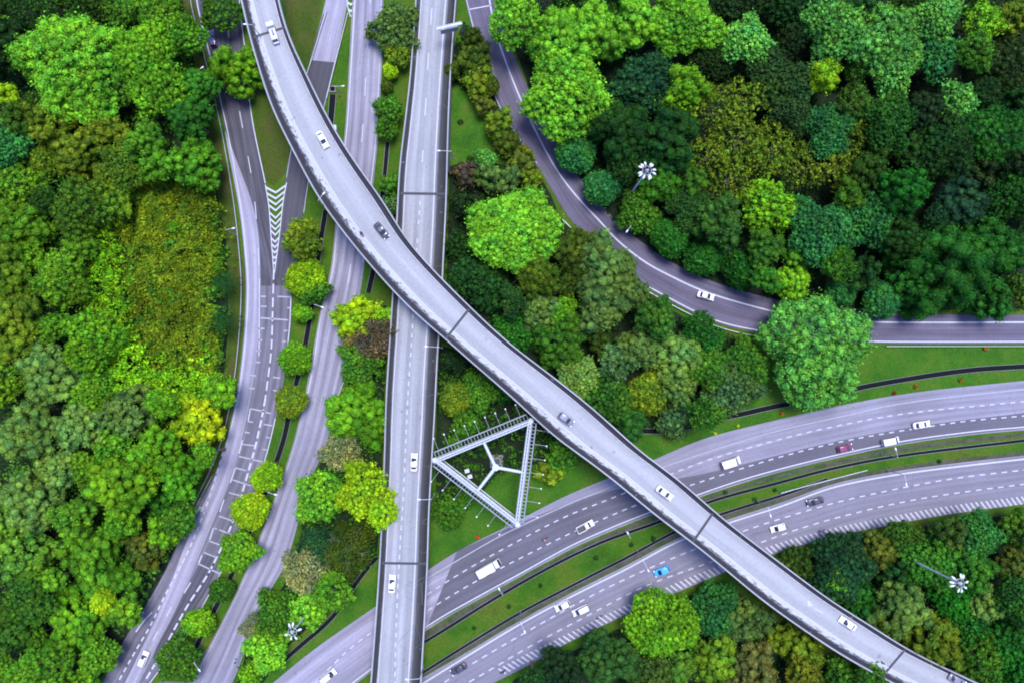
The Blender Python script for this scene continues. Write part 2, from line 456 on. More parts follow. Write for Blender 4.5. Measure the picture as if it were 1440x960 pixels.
patch_on(roadG, [(643,774),(713,742),(787,712),(860,688),(920,678),(985,667),(1080,643),(1180,619),(1300,597),(1440,580),(1500,572)], [(600,882),(667,843),(733,807),(800,770),(860,743),(987,695),(1100,660),(1200,636),(1300,618),(1440,602)], 'asph_new')
patch_on(roadG, [(400,960),(440,928),(527,868),(603,816),(640,796)], [(420,1000),(470,960),(560,893),(610,856),(640,838)], 'asph_pale', dz=.006)
# markings
A_MID = [(373,560),(370,580),(364,605),(359,629),(351,656),(344,681),(337,705),(323,749),(307,778),(298,797),(286,822),(273,832),(261,854),(243,887),(225,920),(205,955)]
A_MID = [(373,560),(370,580),(364,605),(359,629),(351,656),(344,681),(337,705),(323,745),(307,778),(298,797),(286,818),(268,843),(250,875),(230,912),(205,955)]
marking(roadA, [
    ([(276,-40),(276,0),(288,50),(303,110),(323,200),(340,300),(346,360),(349,400),(346,467),(338,540),(325,602),(318,625)], .3, None),
    ([(337,-20),(337,10),(347,90),(353,160),(373,258)], .28, None),
    ([(319,30),(334,140),(346,205),(357,270),(362,330),(365,392)], .22, (4.7, 7.8)),
    ([(314,634),(293,703),(270,763),(250,803),(230,840),(213,877),(193,910),(165,960)], .42, (1.3, 1.0)),
    ([(365,392),(365,440),(364,500)], .25, None),
    ([(385,380),(384,417),(383,450),(382,490),(377,530),(373,560)], .4, (2.6, 1.1)),
    (A_MID, .5, (2.0, .9)),
    ([(409,418),(408,450),(404,490)], .25, None), ([(387,588),(380,620),(371,651)], .25, None),
    ([(352,574),(349,591)], .3, None), ([(341,618),(336,637)], .3, None), ([(331,657),(324,678)], .3, None),
    ([(315,702),(309,719)], .3, None), ([(300,742),(295,758)], .3, None), ([(284,780),(279,792)], .3, None),
    ([(268,818),(259,833)], .3, None), ([(241,853),(234,866)], .28, None), ([(222,887),(215,900)], .28, None), ([(205,920),(197,934)], .28, None),
    ([(337,752),(308,809),(284,853),(252,903),(209,962)], .22, None),
    ([(214,860),(203,868),(198,876),(191,888)], .35, None),
    ([(275,722),(277,715),(282,712)], .5, None)])
rung = [((365,417),(374,417)),((390,417),(409,418)),((365,431),(375,431)),((404,433),(408,433)),((365,447),(405,450)),((364,462),(372,462)),
    ((399,465),(404,465)),((363,478),(369,478)),((397,480),(402,480)),((361,493),(367,493)),((360,509),(366,509)),((352,574),(371,578)),((374,579),(381,581)),
    ((349,592),(356,593)),((371,596),(383,598)),((344,607),(351,608)),((374,614),(379,615)),((341,624),(358,626)),((369,631),(375,632)),((336,641),(370,649)),
    ((331,657),(346,661)),((327,674),(352,682)),((322,692),(337,696)),((308,725),(328,732)),((300,742),(305,743)),((308,744),(331,753)),((294,760),(311,766)),
    ((287,776),(304,783)),((279,792),(309,806)),((352,527),(360,528)),((350,545),(358,546)),((384,548),(394,550)),((384,530),(394,531))]
marking(roadA, [([a, b], .38, None) for a, b in rung], 'paint_old', 'cross_marking')
mb = MB()
W = [U(u, v, .012) for u, v in [(284,711),(289,718),(281,719)]]; mb.face(W[::-1]); mb.build('arrow_marking', M['paint'], roadA)
# gore chevrons
def gore(parent, Lp, Rp, n, drop, lw, name='chevron_marking'):
    L = wpath(Lp, 0, n=60); Q = wpath(Rp, 0, n=60); mb = MB()
    line(mb, L, .25, .02); line(mb, Q, .25, .02)
    for k in range(n):
        t = (k + .3) / n * .93; i = int(t * 59)
        l, r = L[i], Q[i]; w = (r - l).length
        if w < .5: continue
        m = (l + r) / 2 + Vector((0, -drop * min(1, w / 3.2), 0))
        mb2 = lw
        for a, b in ((l, m), (m, r)):
            d = Vector((0, -mb2, 0)); z = Vector((0, 0, .016))
            P = [a + z, b + z, b + d + z, a + d + z]
            if (P[1]-P[0]).cross(P[2]-P[0]).z < 0: P = P[::-1]
            mb.face(P)
    return mb.build(name, M['paint'], parent)
gore(roadB, [(373,260),(378,290),(381,330),(385,384)], [(403,257),(398,285),(393,330),(386,384)], 13, 1.7, .6)
gore(roadC, [(490,-50),(490,-20),(488,0),(490,14),(493,24)], [(501,-50),(500,-20),(499,0),(497,14),(494,24)], 7, 1.0, .7)
marking(roadB, [([(489,0),(471,87),(454,157),(434,253),(427,300)], .22, None), ([(455,20),(434,97),(409,213),(403,250)], .2, None)], 'paint_old')
marking(roadC, [([(499,-40),(499,0),(489,167),(484,213),(474,317),(467,387),(453,433),(441,513),(431,560)], .3, None),
    ([(536,0),(535,67),(528,200),(520,273),(510,370)], .22, None),
    ([(521,-20),(520,18),(515.7,88),(511.7,155),(507,222),(501,290),(495,357),(485,427)], .25, (4.9, 7.8))])
marking(roadC, [([(487,527),(478,548),(470,575)], .3, None), ([(431,560),(410,640),(387,703),(363,767),(333,837),(297,907),(270,960)], .25, None)], 'paint_old')
marking(roadF, [([(686,-20),(688,0),(700,55),(727,128),(753,184),(783,240),(820,287),(847,314),(863,334),(907,369),(947,390),(980,406),(1027,422),(1100,441),(1140,447),(1237,453),(1500,453)], .42, None),
    ([(656,0),(665,37),(683,95),(702,150),(727,190),(755,230)], .2, None),
    ([(908,401),(973,436),(1013,453),(1057,463),(1090,467),(1150,475),(1237,480),(1500,480)], .35, None),
    ([(658,14),(690,8)], .3, None)])
G_UP = [(430,975),(480,922),(527,885),(613,827),(655,801),(697,777),(790,728),(860,700),(985,650),(1097,617),(1183,597),(1280,580),(1410,567),(1500,558)]
G_LO = [(540,898),(610,852),(663,820),(720,790),(800,750),(853,727),(913,702),(1000,672),(1100,641),(1200,617),(1340,594),(1420,586),(1500,579)]
marking(roadG, [(G_UP, .3, (1.35, 1.4)), (G_LO, .3, (1.35, 1.4)),
    ([(495,960),(523,939),(600,880),(667,841),(733,805),(800,768),(860,741),(913,720),(987,693),(1040,675),(1100,658),(1190,636),(1280,618),(1380,605),(1440,600),(1500,594)], .32, None)])
marking(roadG, [([(560,840),(600,813),(663,776),(713,748),(800,708),(870,680),(950,650),(1080,609),(1180,586),(1280,565),(1440,547),(1500,541)], .28, None)], 'paint_old')
H_UP = [(612,968),(655,938),(740,888),(820,843),(887,810),(973,773),(1057,742),(1100,728),(1187,703),(1323,675),(1433,661),(1500,654)]
H_LO = [(660,958),(700,935),(747,907),(843,856),(910,822),(1007,787),(1060,766),(1117,745),(1193,723),(1297,700),(1433,681),(1500,674)]
marking(roadH, [(H_UP, .32, (1.5, 1.45)), (H_LO, .32, (1.5, 1.45)),
    ([(592,962),(660,920),(733,876),(800,840),(860,810),(886,797),(953,761),(1030,733),(1100,711),(1163,687),(1220,674),(1280,664),(1360,654),(1440,645),(1500,639)], .4, None)])
# diagonal hatching of the lower shoulder
Lh = wpath([(700,940),(740,919),(787,896),(860,860),(953,818),(1020,791),(1083,767),(1163,744),(1240,728),(1333,711),(1440,697)], 0, step=.2, e1=60)
mb = MB(); Nh = normals(Lh); Qd = resample(Lh, 1.36)
NQ = normals(Qd)
for p, nn in zip(Qd, NQ):
    t = Vector((nn.y, -nn.x, 0))
    a = p; b = p - nn * 2.05 + t * 1.05; w = t * .46; z = Vector((0, 0, .012))
    P = [a + z, a + w + z, b + w + z, b + z]
    if (P[1]-P[0]).cross(P[2]-P[0]).z < 0: P = P[::-1]
    mb.face(P)
mb.build('hatched_marking', M['paint'], roadH)

# ------------------------------------------------------------------ drains
def drain(px, label, w=.7, e0=0, e1=0, z=0):
    w = w * 1.35
    P = wpath(px, 0, step=2, e0=e0, e1=e1)
    o = empty('drain', P[0]); org = P[0]
    a = MB(org); ribbon(a, offset(P, w/2), offset(P, -w/2), -.085); a.build('channel_bed', M['drain_shade'], o)  # shallow bed on the ground, its depth shade painted in
    b = MB(org); sweep(b, P, w/2, w/2 + .09, -.12, .05); sweep(b, P, -w/2, -w/2 - .09, -.12, .05)
    b.build('channel_wall', M['concrete'], o)
    return tag(o, label, 'drain')
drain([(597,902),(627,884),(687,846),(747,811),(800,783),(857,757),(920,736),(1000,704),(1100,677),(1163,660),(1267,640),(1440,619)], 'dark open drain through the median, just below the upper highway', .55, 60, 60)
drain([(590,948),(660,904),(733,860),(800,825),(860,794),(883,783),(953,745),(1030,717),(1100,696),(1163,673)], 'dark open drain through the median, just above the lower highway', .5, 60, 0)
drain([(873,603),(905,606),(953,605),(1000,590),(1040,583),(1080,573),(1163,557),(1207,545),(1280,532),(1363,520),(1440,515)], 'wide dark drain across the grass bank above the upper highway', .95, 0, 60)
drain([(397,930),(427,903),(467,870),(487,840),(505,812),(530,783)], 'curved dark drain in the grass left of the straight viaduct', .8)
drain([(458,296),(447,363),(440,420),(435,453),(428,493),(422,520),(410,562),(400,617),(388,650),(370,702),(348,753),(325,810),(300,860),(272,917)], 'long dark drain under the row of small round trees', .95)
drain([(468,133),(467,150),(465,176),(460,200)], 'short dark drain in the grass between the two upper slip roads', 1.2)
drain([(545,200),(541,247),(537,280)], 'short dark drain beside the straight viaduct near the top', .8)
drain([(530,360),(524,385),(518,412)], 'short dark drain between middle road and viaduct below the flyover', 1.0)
# stained strips beside the highways
st = MB()
for a, b in (([(600,888),(667,849),(733,813),(800,776),(860,749),(913,728),(987,701),(1040,683),(1100,666),(1190,644),(1280,626),(1440,608)],
              [(600,896),(667,857),(733,820),(800,782),(860,755),(913,734),(987,706),(1040,688),(1100,671),(1190,650),(1280,632),(1440,613)]),):
    ribbon(st, wpath(a, 0, n=80, e0=60, e1=60), wpath(b, 0, n=80, e0=60, e1=60), -.09)
a = [(592,946),(660,907),(733,863),(800,827),(860,797),(883,786),(953,748),(1030,720),(1100,699),(1163,676),(1280,653),(1440,634)]
ribbon(st, wpath(a, 0, n=80, e0=60, e1=60), wpath([(u + .5, v + 6) for u, v in a], 0, n=80, e0=60, e1=60), -.09)
tag(st.build('verge_path', M['dirtstrip']), kind='structure')

# ------------------------------------------------------------------ guard rails
def rail(px, label, z=0, h=.75, step=4, e0=0, e1=0, mat='steel', lateral=0):
    P = wpath(px, z, step=2, e0=e0, e1=e1)
    if lateral: P = offset(P, lateral)
    o = empty('guard_rail', P[0]); a = MB(P[0]); sweep(a, P, -.08, .08, h - .32, h); a.build('rail_beam', M[mat], o)
    for p in resample(P, step):
        b = MB(P[0]); b.box(p + Vector((0, 0, h/2 - .08)), (.12, .12, h)); b.build('post', M['steel'], o)
    return tag(o, label, 'guard rail')
rail([(268,-40),(268,0),(281,50),(296,110),(316,200),(332,300),(338,360),(341,400),(338,467),(330,540),(317,605),(300,655),(273,708)], 'long steel guard rail on the outer side of the left slip road')
rail([(300,668),(288,690),(276,714)], 'short steel guard rail where the left road widens below the yellow tree')
rail([(790,309),(800,320),(812,330)], 'short steel guard rail beside the curving road under the bright round tree', lateral=0)
rail([(905,407),(940,427),(975,445),(1013,462),(1057,472),(1088,476)], 'steel guard rail on the inner bend of the curving road')
rail([(1097,692),(1130,683),(1175,671),(1218,660)], 'pale short guard rail standing alone in the grassy median', mat='white_steel')
rail([(460,18),(448,55),(436,97),(428,118)], 'steel guard rail along the left edge of the merging road')
rail([(1245,487),(1300,487),(1370,487),(1500,487)], 'straight steel guard rail along the grass right of the big roadside tree')
rail([(490,20),(480,60),(471,95),(460,140)], 'steel guard rail along the right edge of the merging road')

# ------------------------------------------------------------------ bridges
def bridge(name, label, cat, Lp, Rp, zf, deckmat, thick, marks, joints, piers, approach=None, e0=70, e1=70, paramat='parapet'):
    n = 200
    L = wpath(Lp, zf, n=n, e0=e0, e1=e1); Q = wpath(Rp, zf, n=n, e0=e0, e1=e1)
    org = Vector(((L[n//2] + Q[n//2]) / 2)); org.z = 0
    root = tag(empty(name, org), label, cat)
    a = MB(org); ribbon(a, L, Q, 0, 10)
    ribbon_b = MB(org)
    a.build('road_surface', deckmat, root)
    b = MB(org)
    Ls = [p.lerp(q, .004) for p, q in zip(L, Q)]; Qs = [q.lerp(p, .004) for p, q in zip(L, Q)]
    dn = Vector((0, 0, -1))
    rings = []
    for p, q in zip(Ls, Qs):
        i1, i2 = p.lerp(q, .25), p.lerp(q, .75)
        rings.append([p + dn*.03, p + dn*.35, i1 + dn*thick, i2 + dn*thick, q + dn*.35, q + dn*.03])
    b.loft([r[::-1] for r in rings]); b.build('deck_girder', M['concrete'], root)
    for P, sgn in ((L, 1), (Q, -1)):
        c = MB(org)
        cN = normals(P); # inward direction
        inn = 1 if (Q[5] - L[5]).dot(normals(L)[5]) > 0 else -1
        w = inn * sgn
        sweep(c, P, -.04 * w, .28 * w, -.4, .95)
        c.build('parapet', M[paramat], root)
    mk = MB(org)
    for it in marks:
        if it[0] == 'f':       # fraction across
            _, t, w, dash, i0, i1 = it
            P = [p.lerp(q, t) for p, q in zip(L, Q)][i0:i1]
        else:
            _, px, w, dash = it; P = wpath(px, zf, step=1.5)
        line(mk, P, w, .012, dash)
    mk.build('road_marking', M['paint'], root)
    for (pl, pr) in joints:
        j = MB(org); A, B = U(*pl, zf(*pl)), U(*pr, zf(*pr))
        d = (B - A); A = A + d * .03; B = B - d * .03
        line(j, [A, B], .62, .02)
        line(j, [A, B], .16, .028)
        j.build('expansion_joint', M['joint'], root)
    for (pu, pv, hw) in piers:
        zz = zf(pu, pv); p = U(pu, pv, zz)
        k = min(range(n), key=lambda i: ((L[i] + Q[i]) / 2 - p).length)
        c = (L[k] + Q[k]) / 2; dr = (Q[k] - L[k]).normalized()
        pr_ = MB(org); ang = math.atan2(dr.y, dr.x)
        base = Vector((c.x, c.y, -.15)); top = zz - thick
        ring = []
        for zc, a_, b_ in ((-.15, 1.0, .9), (top - 2.2, 1.0, .9), (top - 1.2, hw * .75, .95), (top, hw, 1.0)):
            if zc < -.1: zc = -.15
            ring.append([Vector((c.x, c.y, zc)) + Matrix.Rotation(ang, 3, 'Z') @ Vector((a_ * x, b_ * y, 0)) for x, y in ((-1,-1),(1,-1),(1,1),(-1,1))])
        if top > 2.4: pr_.loft(ring); pr_.build('pier', M['concrete'], root)
    if approach:
        i0, i1 = approach; w = MB(org)
        for P in (Ls, Qs):
            for i in range(i0, i1):
                p, q = P[i].copy(), P[i+1].copy(); p2, q2 = p.copy(), q.copy(); p.z -= .4; q.z -= .4; p2.z = q2.z = -.15
                w.face([p, q, q2, p2])
        w.build('retaining_wall', M['concrete'], root)
    return root, L, Q
EL = [(340,0),(353,57),(367,103),(383,153),(410,207),(447,277),(478,320),(507,357),(527,380),(560,417),(597,453),(625,475),(660,507),(707,547),(740,577),(783,617),(817,640),(873,683),(920,723),(973,762),(1023,803),(1067,840),(1100,864),(1123,880),(1173,914),(1213,937),(1260,962)]
ER = [(393,0),(400,33),(413,67),(433,107),(453,150),(483,203),(520,257),(537,298),(567,331),(610,380),(663,433),(713,480),(783,533),(833,573),(860,597),(907,640),(947,667),(1003,717),(1040,747),(1080,777),(1100,793),(1120,807),(1163,840),(1227,880),(1273,910),(1313,930),(1370,957)]
ER[7] = (545,290)
DL = [(585,0),(581,60),(576,120),(569,180),(562,240),(558,317),(555,370),(551,440),(547,500),(543,567),(541,640),(536,757),(530,853),(522,957)]
DR = [(642,0),(636,77),(632,150),(630,213),(628,290),(625,350),(621,430),(616,500),(612,583),(608,650),(604,720),(602,790),(599,853),(593,957)]
fE = lambda u, v: zE(u); fD = lambda u, v: zD(v)
via, DLw, DRw = bridge('viaduct', 'straight concrete viaduct running top to bottom, crossed by the curved flyover', 'bridge', DL, DR, fD, M['deckD'], 1.7,
    [('f', .735, .3, None, 0, 200), ('f', .13, .2, None, 0, 200),
     ('p', [(611,-50),(607,17),(602,87),(598,157),(594,223),(592,262)], .28, (4.8, 8.0)),
     ('p', [(591,283),(589,310),(587,333),(580,460),(573,567),(568,683),(563,760),(558,857),(555,960)], .3, (1.15, 1.3))],
    [((560,272),(630,273)), ((535,791),(602,792))],
    [(597,300,4),(590,400,4),(582,520,4),(575,640,4),(566,770,4),(558,908,4)], approach=(0, 60))
fly, ELw, ERw = bridge('flyover', 'pale curved flyover sweeping from top left to bottom right over everything', 'bridge', EL, ER, fE, M['deckE'], 1.9,
    [('f', .29, .26, None, 0, 200), ('f', .865, .18, None, 0, 200), ('p', [(1146,855),(1157,861)], .3, None)],
    [((355,53),(404,38)), ((627,476),(661,433)), ((974,762),(1003,720)), ((1245,945),(1274,911))],
    [(372,40,4),(462,240,4),(541,345,4),(660,460,4),(745,528,4),(850,620,4),(962,703,4),(1065,785,4),(1160,855,4),(1260,925,4)])
# painted arrow on the flyover
mb = MB(fly.location); z = zE(1137) + .014
W = [U(u, v, z) for u, v in [(1132,843),(1139,845),(1143,851),(1136,852)]]
if (W[1]-W[0]).cross(W[2]-W[0]).z < 0: W = W[::-1]
mb.face(W); mb.build('arrow_marking', M['paint'], fly)
# ------------------------------------------------------------------ vehicles
def paintm(name, col, rough=.3):
    t = NT(name); t.b.inputs['Roughness'].default_value = rough; t.b.inputs['Coat Weight'].default_value = .5
    t.b.inputs['Coat Roughness'].default_value = .1
    f = t.noise(t.obj(), 3, 3); return t.out(t.ramp(f, [(.3, tuple(x*.93 for x in col)), (.7, tuple(min(1, x*1.05) for x in col))]))
P_ = {'white': paintm('white_car_paint', (.46,.46,.46)), 'black': paintm('black_car_paint', (.035,.035,.045)), 'grey': paintm('dark_grey_car_paint', (.13,.13,.16)),
      'silver': paintm('silver_car_paint', (.5,.5,.53)), 'blue': paintm('blue_car_paint', (.03,.26,.75)), 'red': paintm('maroon_car_paint', (.13,.025,.06)),
      'navy': paintm('navy_car_paint', (.04,.04,.12))}
GLASS = plain('car_glass', (.012,.014,.018), .08, 0, .1, spec=.7)
TYRE = plain('tyre_rubber', (.02,.02,.02), .85)
RIM = plain('wheel_rim', (.45,.45,.47), .4, .7)
LIGHT = plain('headlight_lens', (.7,.72,.75), .15)
TAIL = plain('tail_light_lens', (.35,.02,.02), .25)
PLASTIC = plain('black_plastic', (.03,.03,.03), .6)
BED = plain('pale_cargo_bed', (.42,.43,.47), .6)
def ring(x, hw, z0, z1, n=14, e=.42):
    zc, hz = (z0 + z1) / 2, (z1 - z0) / 2; out = []
    for i in range(n):
        t = 2 * math.pi * (i + .5) / n; c, s = math.cos(t), math.sin(t)
        out.append(Vector((x, hw * math.copysign(abs(c)**e, c), zc + hz * math.copysign(abs(s)**e, s))))
    return out
def shell(name, st, mat, root, e=.42, smooth=True):
    b = MB(); b.loft([ring(*s, e=e) for s in st]); return b.build(name, mat, root, smooth)
def wheels(root, xs, hw, r=.32):
    for x in xs:
        for s in (1, -1):
            w = MB(); w.tube((0, -.1, 0), (0, .1, 0), r, r, 16); o = w.build('tyre', TYRE, None, True)
            wo = MB(); wo.tube((0, -.11, 0), (0, .11, 0), r*.6, r*.6, 12)
            wh = empty_part('wheel', root, (x, s * (hw - .09), r))
            o.parent = wh; k = wo.build('rim', RIM, wh)
def empty_part(name, root, loc):
    o = bpy.data.objects.new(name, None); C.objects.link(o); o.parent = root; o.location = loc; o.empty_display_size = .1; return o
def lights(root, L, hw, z, zt=None):
    for s in (1, -1):
        b = MB(); b.ell((L/2 - .16, s*(hw-.22), z), (.16, .2, .09)); b.build('headlight', LIGHT, root, True)
        b = MB(); b.ell((-L/2 + .12, s*(hw-.18), zt or z+.1), (.1, .16, .1)); b.build('tail_light', TAIL, root, True)
        b = MB(); b.ell((L*.17, s*(hw+.09), z+.3), (.08, .12, .08)); b.build('wing_mirror', PLASTIC, root, True)
def make_car(kind, col, L=4.4, hw=.9):
    nm = {'sedan': 'car', 'hatch': 'hatchback_car', 'mpv': 'people_carrier'}[kind]
    root = empty(nm, (0,0,0)); m = P_[col]; h = L / 2
    shell('body', [(-h, hw*.72, .38, .72), (-h+.12, hw*.88, .26, .86), (-h+.5, hw*.98, .2, .93), (-h*.2, hw, .2, .93), (h*.35, hw, .2, .92), (h*.62, hw*.97, .2, .86), (h-.28, hw*.9, .24, .74), (h-.06, hw*.76, .3, .62), (h, hw*.6, .36, .54)], m, root)
    if kind == 'sedan': gl = [(-h+.62, .6, .86, .92), (-h+1.15, .74, .86, 1.28), (-h+1.6, .72, .86, 1.40), (.25, .71, .86, 1.42), (h*.42, .66, .86, 1.05), (h*.5, .6, .84, .9)]; rf = (-h+1.22, .3)
    elif kind == 'hatch': gl = [(-h+.1, .62, .84, .95), (-h+.45, .76, .84, 1.3), (-h+.9, .74, .84, 1.46), (.15, .73, .84, 1.46), (h*.45, .68, .84, 1.05), (h*.53, .6, .82, .9)]; rf = (-h+.42, .25)
    else: gl = [(-h+.06, .72, .84, 1.1), (-h+.22, .8, .84, 1.55), (-h+.7, .79, .84, 1.66), (.45, .78, .84, 1.64), (h*.58, .7, .84, 1.1), (h*.64, .62, .82, .9)]; rf = (-h+.28, .62)
    shell('window_glass', gl, GLASS, root, .5)
    zt = max(s[3] for s in gl)
    x0, x1 = rf
    shell('roof', [(x0, .6, zt-.1, zt-.03), (x0+.12, .69, zt-.1, zt+.02), ((x0+x1)/2, .71, zt-.1, zt+.035), (x1-.15, .69, zt-.1, zt+.025), (x1, .6, zt-.1, zt-.02)], m, root, .4)
    for s in (1, -1):
        b = MB(); b.tube((x1-.05, s*.64, zt-.03), (h*.47, s*.62, .9), .045, .045, 6)
        b.tube((x0+.1, s*.64, zt-.03), (gl[0][0]+.05, s*.62, .9), .05, .05, 6); b.build('pillar', m, root)
    wheels(root, (h*.62, -h*.6), hw); lights(root, L, hw, .62)
    return root
def make_van(col, L=4.9, hw=.95, hgt=1.95, name='van'):
    root = empty(name, (0,0,0)); m = P_[col]; h = L/2
    shell('body', [(-h, hw*.9, .35, hgt-.15), (-h+.1, hw*.97, .24, hgt-.02), (-h+.6, hw, .22, hgt), (h*.3, hw, .22, hgt), (h*.48, hw*.98, .22, hgt-.15), (h*.7, hw*.97, .22, 1.15), (h*.9, hw*.92, .25, .95), (h, hw*.75, .32, .75)], m, root, .3)
    shell('windscreen', [(h*.44, hw*.86, 1.2, hgt-.06), (h*.5, hw*.88, 1.1, hgt-.08), (h*.72, hw*.84, .95, 1.19)], GLASS, root, .35)
    shell('rear_window', [(-h-.02, hw*.78, 1.15, hgt-.3), (-h+.08, hw*.8, 1.12, hgt-.2)], GLASS, root, .35)
    for s in (1, -1):
        b = MB(); b.box((-.2, s*(hw-.005), 1.35), (L*.55, .04, .42)); b.build('side_window', GLASS, root)
    wheels(root, (h*.64, -h*.6), hw); lights(root, L, hw, .66, 1.0); return root
def make_truck():
    root = empty('box_truck', (0,0,0)); m = P_['white']
    b = MB(); b.box((-.2, 0, .65), (6.4, .8, .22)); b.build('chassis', PLASTIC, root)
    shell('cargo_box', [(-3.45, 1.08, .85, 2.95), (-3.4, 1.12, .8, 3.0), (1.35, 1.12, .8, 3.0), (1.4, 1.08, .85, 2.95)], m, root, .16)
    shell('cab', [(1.55, .98, .45, 2.3), (1.7, 1.03, .4, 2.42), (2.7, 1.03, .4, 2.4), (3.15, .98, .4, 1.6), (3.3, .9, .45, 1.2)], m, root, .3)
    shell('windscreen', [(2.72, .9, 1.6, 2.4), (2.95, .92, 1.45, 2.1), (3.2, .88, 1.3, 1.62)], GLASS, root, .35)
    wheels(root, (2.3, -2.2), 1.05, .42); lights(root, 6.6, 1.0, .85, .9); return root
def make_pickup(col='silver'):
    root = empty('pickup_truck', (0,0,0)); m = P_[col]; L = 4.9; h = L/2; hw = .9
    shell('body', [(.1, hw, .3, 1.0), (h*.5, hw, .3, 1.0), (h*.8, hw*.95, .3, .95), (h, hw*.75, .38, .8)], m, root)
    shell('cab_glass', [(.0, .68, .95, 1.25), (.12, .74, .95, 1.6), (.9, .72, .95, 1.6), (1.45, .66, .95, 1.05)], GLASS, root, .45)
    shell('roof', [(.1, .64, 1.52, 1.6), (.25, .7, 1.52, 1.66), (.75, .7, 1.52, 1.66), (.92, .6, 1.52, 1.58)], m, root, .4)
    b = MB(); b.box((-1.2, 0, .55), (2.45, 1.6, .14)); b.build('bed_floor', PLASTIC, root)
    for s in (1, -1):
        b = MB(); b.box((-1.2, s*.86, .78), (2.5, .1, .55)); b.build('bed_side', m, root)
    b = MB(); b.box((-h+.02, 0, .78), (.1, 1.8, .55)); b.build('tailgate', m, root)
    b = MB()
    for s in (1, -1):
        b.tube((-2.35, s*.84, 1.45), (.0, s*.84, 1.45), .07, .07, 6)
        for x in (-2.35, -1.2, 0): b.tube((x, s*.84, 1.0), (x, s*.84, 1.45), .05, .05, 6)
    for x in (-2.35, 0): b.tube((x, -.84, 1.45), (x, .84, 1.45), .07, .07, 6)
    b.build('rack', P_['white'], root)
    wheels(root, (h*.62, -h*.55), hw, .36); lights(root, L, hw, .72); return root
def make_lorry():
    root = empty('flatbed_truck', (0,0,0)); m = P_['white']
    b = MB(); b.box((-.3, 0, .6), (6.0, .75, .2)); b.build('chassis', PLASTIC, root)
    shell('cab', [(1.9, .85, .4, 1.7), (2.0, .9, .36, 1.95), (2.5, .9, .36, 1.95), (2.85, .88, .36, 1.25), (3.3, .8, .4, .95)], m, root, .35)
    shell('windscreen', [(2.35, .8, 1.3, 1.99), (2.55, .82, 1.2, 1.85), (2.98, .76, 1.0, 1.22)], GLASS, root, .4)
    b = MB(); b.box((-.1, 0, .95), (3.7, 1.7, .16)); b.build('flat_bed', BED, root)
    b = MB()
    for s in (1, -1): b.box((-.1, s*.86, 1.2), (3.7, .07, .36))
    for k in range(5): b.box((-1.7 + k*.8, 0, 1.06), (.09, 1.6, .08))
    b.build('bed_rails', m, root)
    b = MB(); b.box((-.2, .05, 1.3), (1.6, .45, .5)); b.build('cargo_frame', P_['grey'], root)
    shell('rear_box', [(-3.25, .98, .8, 2.1), (-3.2, 1.03, .75, 2.15), (-1.98, 1.03, .75, 2.15), (-1.93, .98, .8, 2.1)], m, root, .2)
    wheels(root, (2.3, -2.3), .92, .38); lights(root, 6.55, .85, .75, .8); return root
def make_bike(col='black'):
    root = empty('motorcycle', (0,0,0))
    for x in (.62, -.62):
        w = MB(); w.tube((x, -.06, .3), (x, .06, .3), .3, .3, 14); o = w.build('wheel', TYRE, root, True)
    b = MB(); b.tube((.62, 0, .3), (.42, 0, .95), .05, .05, 8); b.tube((-.62, 0, .32), (.1, 0, .5), .05, .06, 8); b.build('fork', RIM, root)
    b = MB(); b.ell((.05, 0, .55), (.5, .16, .22)); b.ell((.22, 0, .78), (.26, .15, .13)); b.ell((.55, 0, .75), (.16, .16, .2)); b.build('body', P_[col], root, True)
    b = MB(); b.ell((-.32, 0, .78), (.4, .15, .08)); b.build('seat', PLASTIC, root, True)
    b = MB(); b.tube((.42, -.36, 1.0), (.42, .36, 1.0), .025, .025, 6); b.build('handlebar', PLASTIC, root)
    return root
CLOTH = {k: plain(k + '_clothing', c, .9, 0, .2, 6) for k, c in (('dark', (.03,.03,.045)), ('pale', (.5,.5,.55)), ('red', (.3,.05,.05)), ('grey', (.15,.15,.18)))}
SKIN = plain('skin', (.35,.2,.13), .6)
def make_rider(cloth, helmet):
    """seated rider, one continuous skinned body"""
    root = empty('person', (0,0,0))
    V = [(-.3,0,.92),(-.24,0,1.15),(-.12,0,1.38),(-.06,0,1.5),(-.02,0,1.62)]; r = [.16,.15,.17,.07,.09]; E = [(0,1),(1,2),(2,3),(3,4)]
    for s in (1,-1):
        i = len(V); V += [(-.1,s*.19,1.4),(.1,s*.27,1.2),(.36,s*.3,1.06),(.43,s*.3,1.03)]; r += [.08,.06,.045,.05]; E += [(2,i),(i,i+1),(i+1,i+2),(i+2,i+3)]
        i = len(V); V += [(-.24,s*.13,.88),(.12,s*.2,.8),(.02,s*.2,.4),(.14,s*.2,.34)]; r += [.11,.085,.06,.055]; E += [(0,i),(i,i+1),(i+1,i+2),(i+2,i+3)]
    me = bpy.data.meshes.new('body'); me.from_pydata(V, E, []); o = bpy.data.objects.new('body', me); C.objects.link(o); o.parent = root
    me.materials.append(CLOTH[cloth])
    sk = o.modifiers.new('skin', 'SKIN'); sk.use_smooth_shade = True
    me.skin_vertices[0]if me.skin_vertices else None
    if not me.skin_vertices:
        pass
    for k, sv in enumerate(me.skin_vertices[0].data): sv.radius = (r[k], r[k]); sv.use_root = (k == 0)
    ss = o.modifiers.new('sub', 'SUBSURF'); ss.levels = 1; ss.render_levels = 1
    h = MB(); h.ell((0, 0, 1.7), (.15, .13, .15), nu=14, nv=9); h.build('helmet', P_[helmet], root, True)
    b = MB(); b.ell((.1, 0, 1.68), (.07, .1, .06)); b.build('visor', GLASS, root, True)
    return root
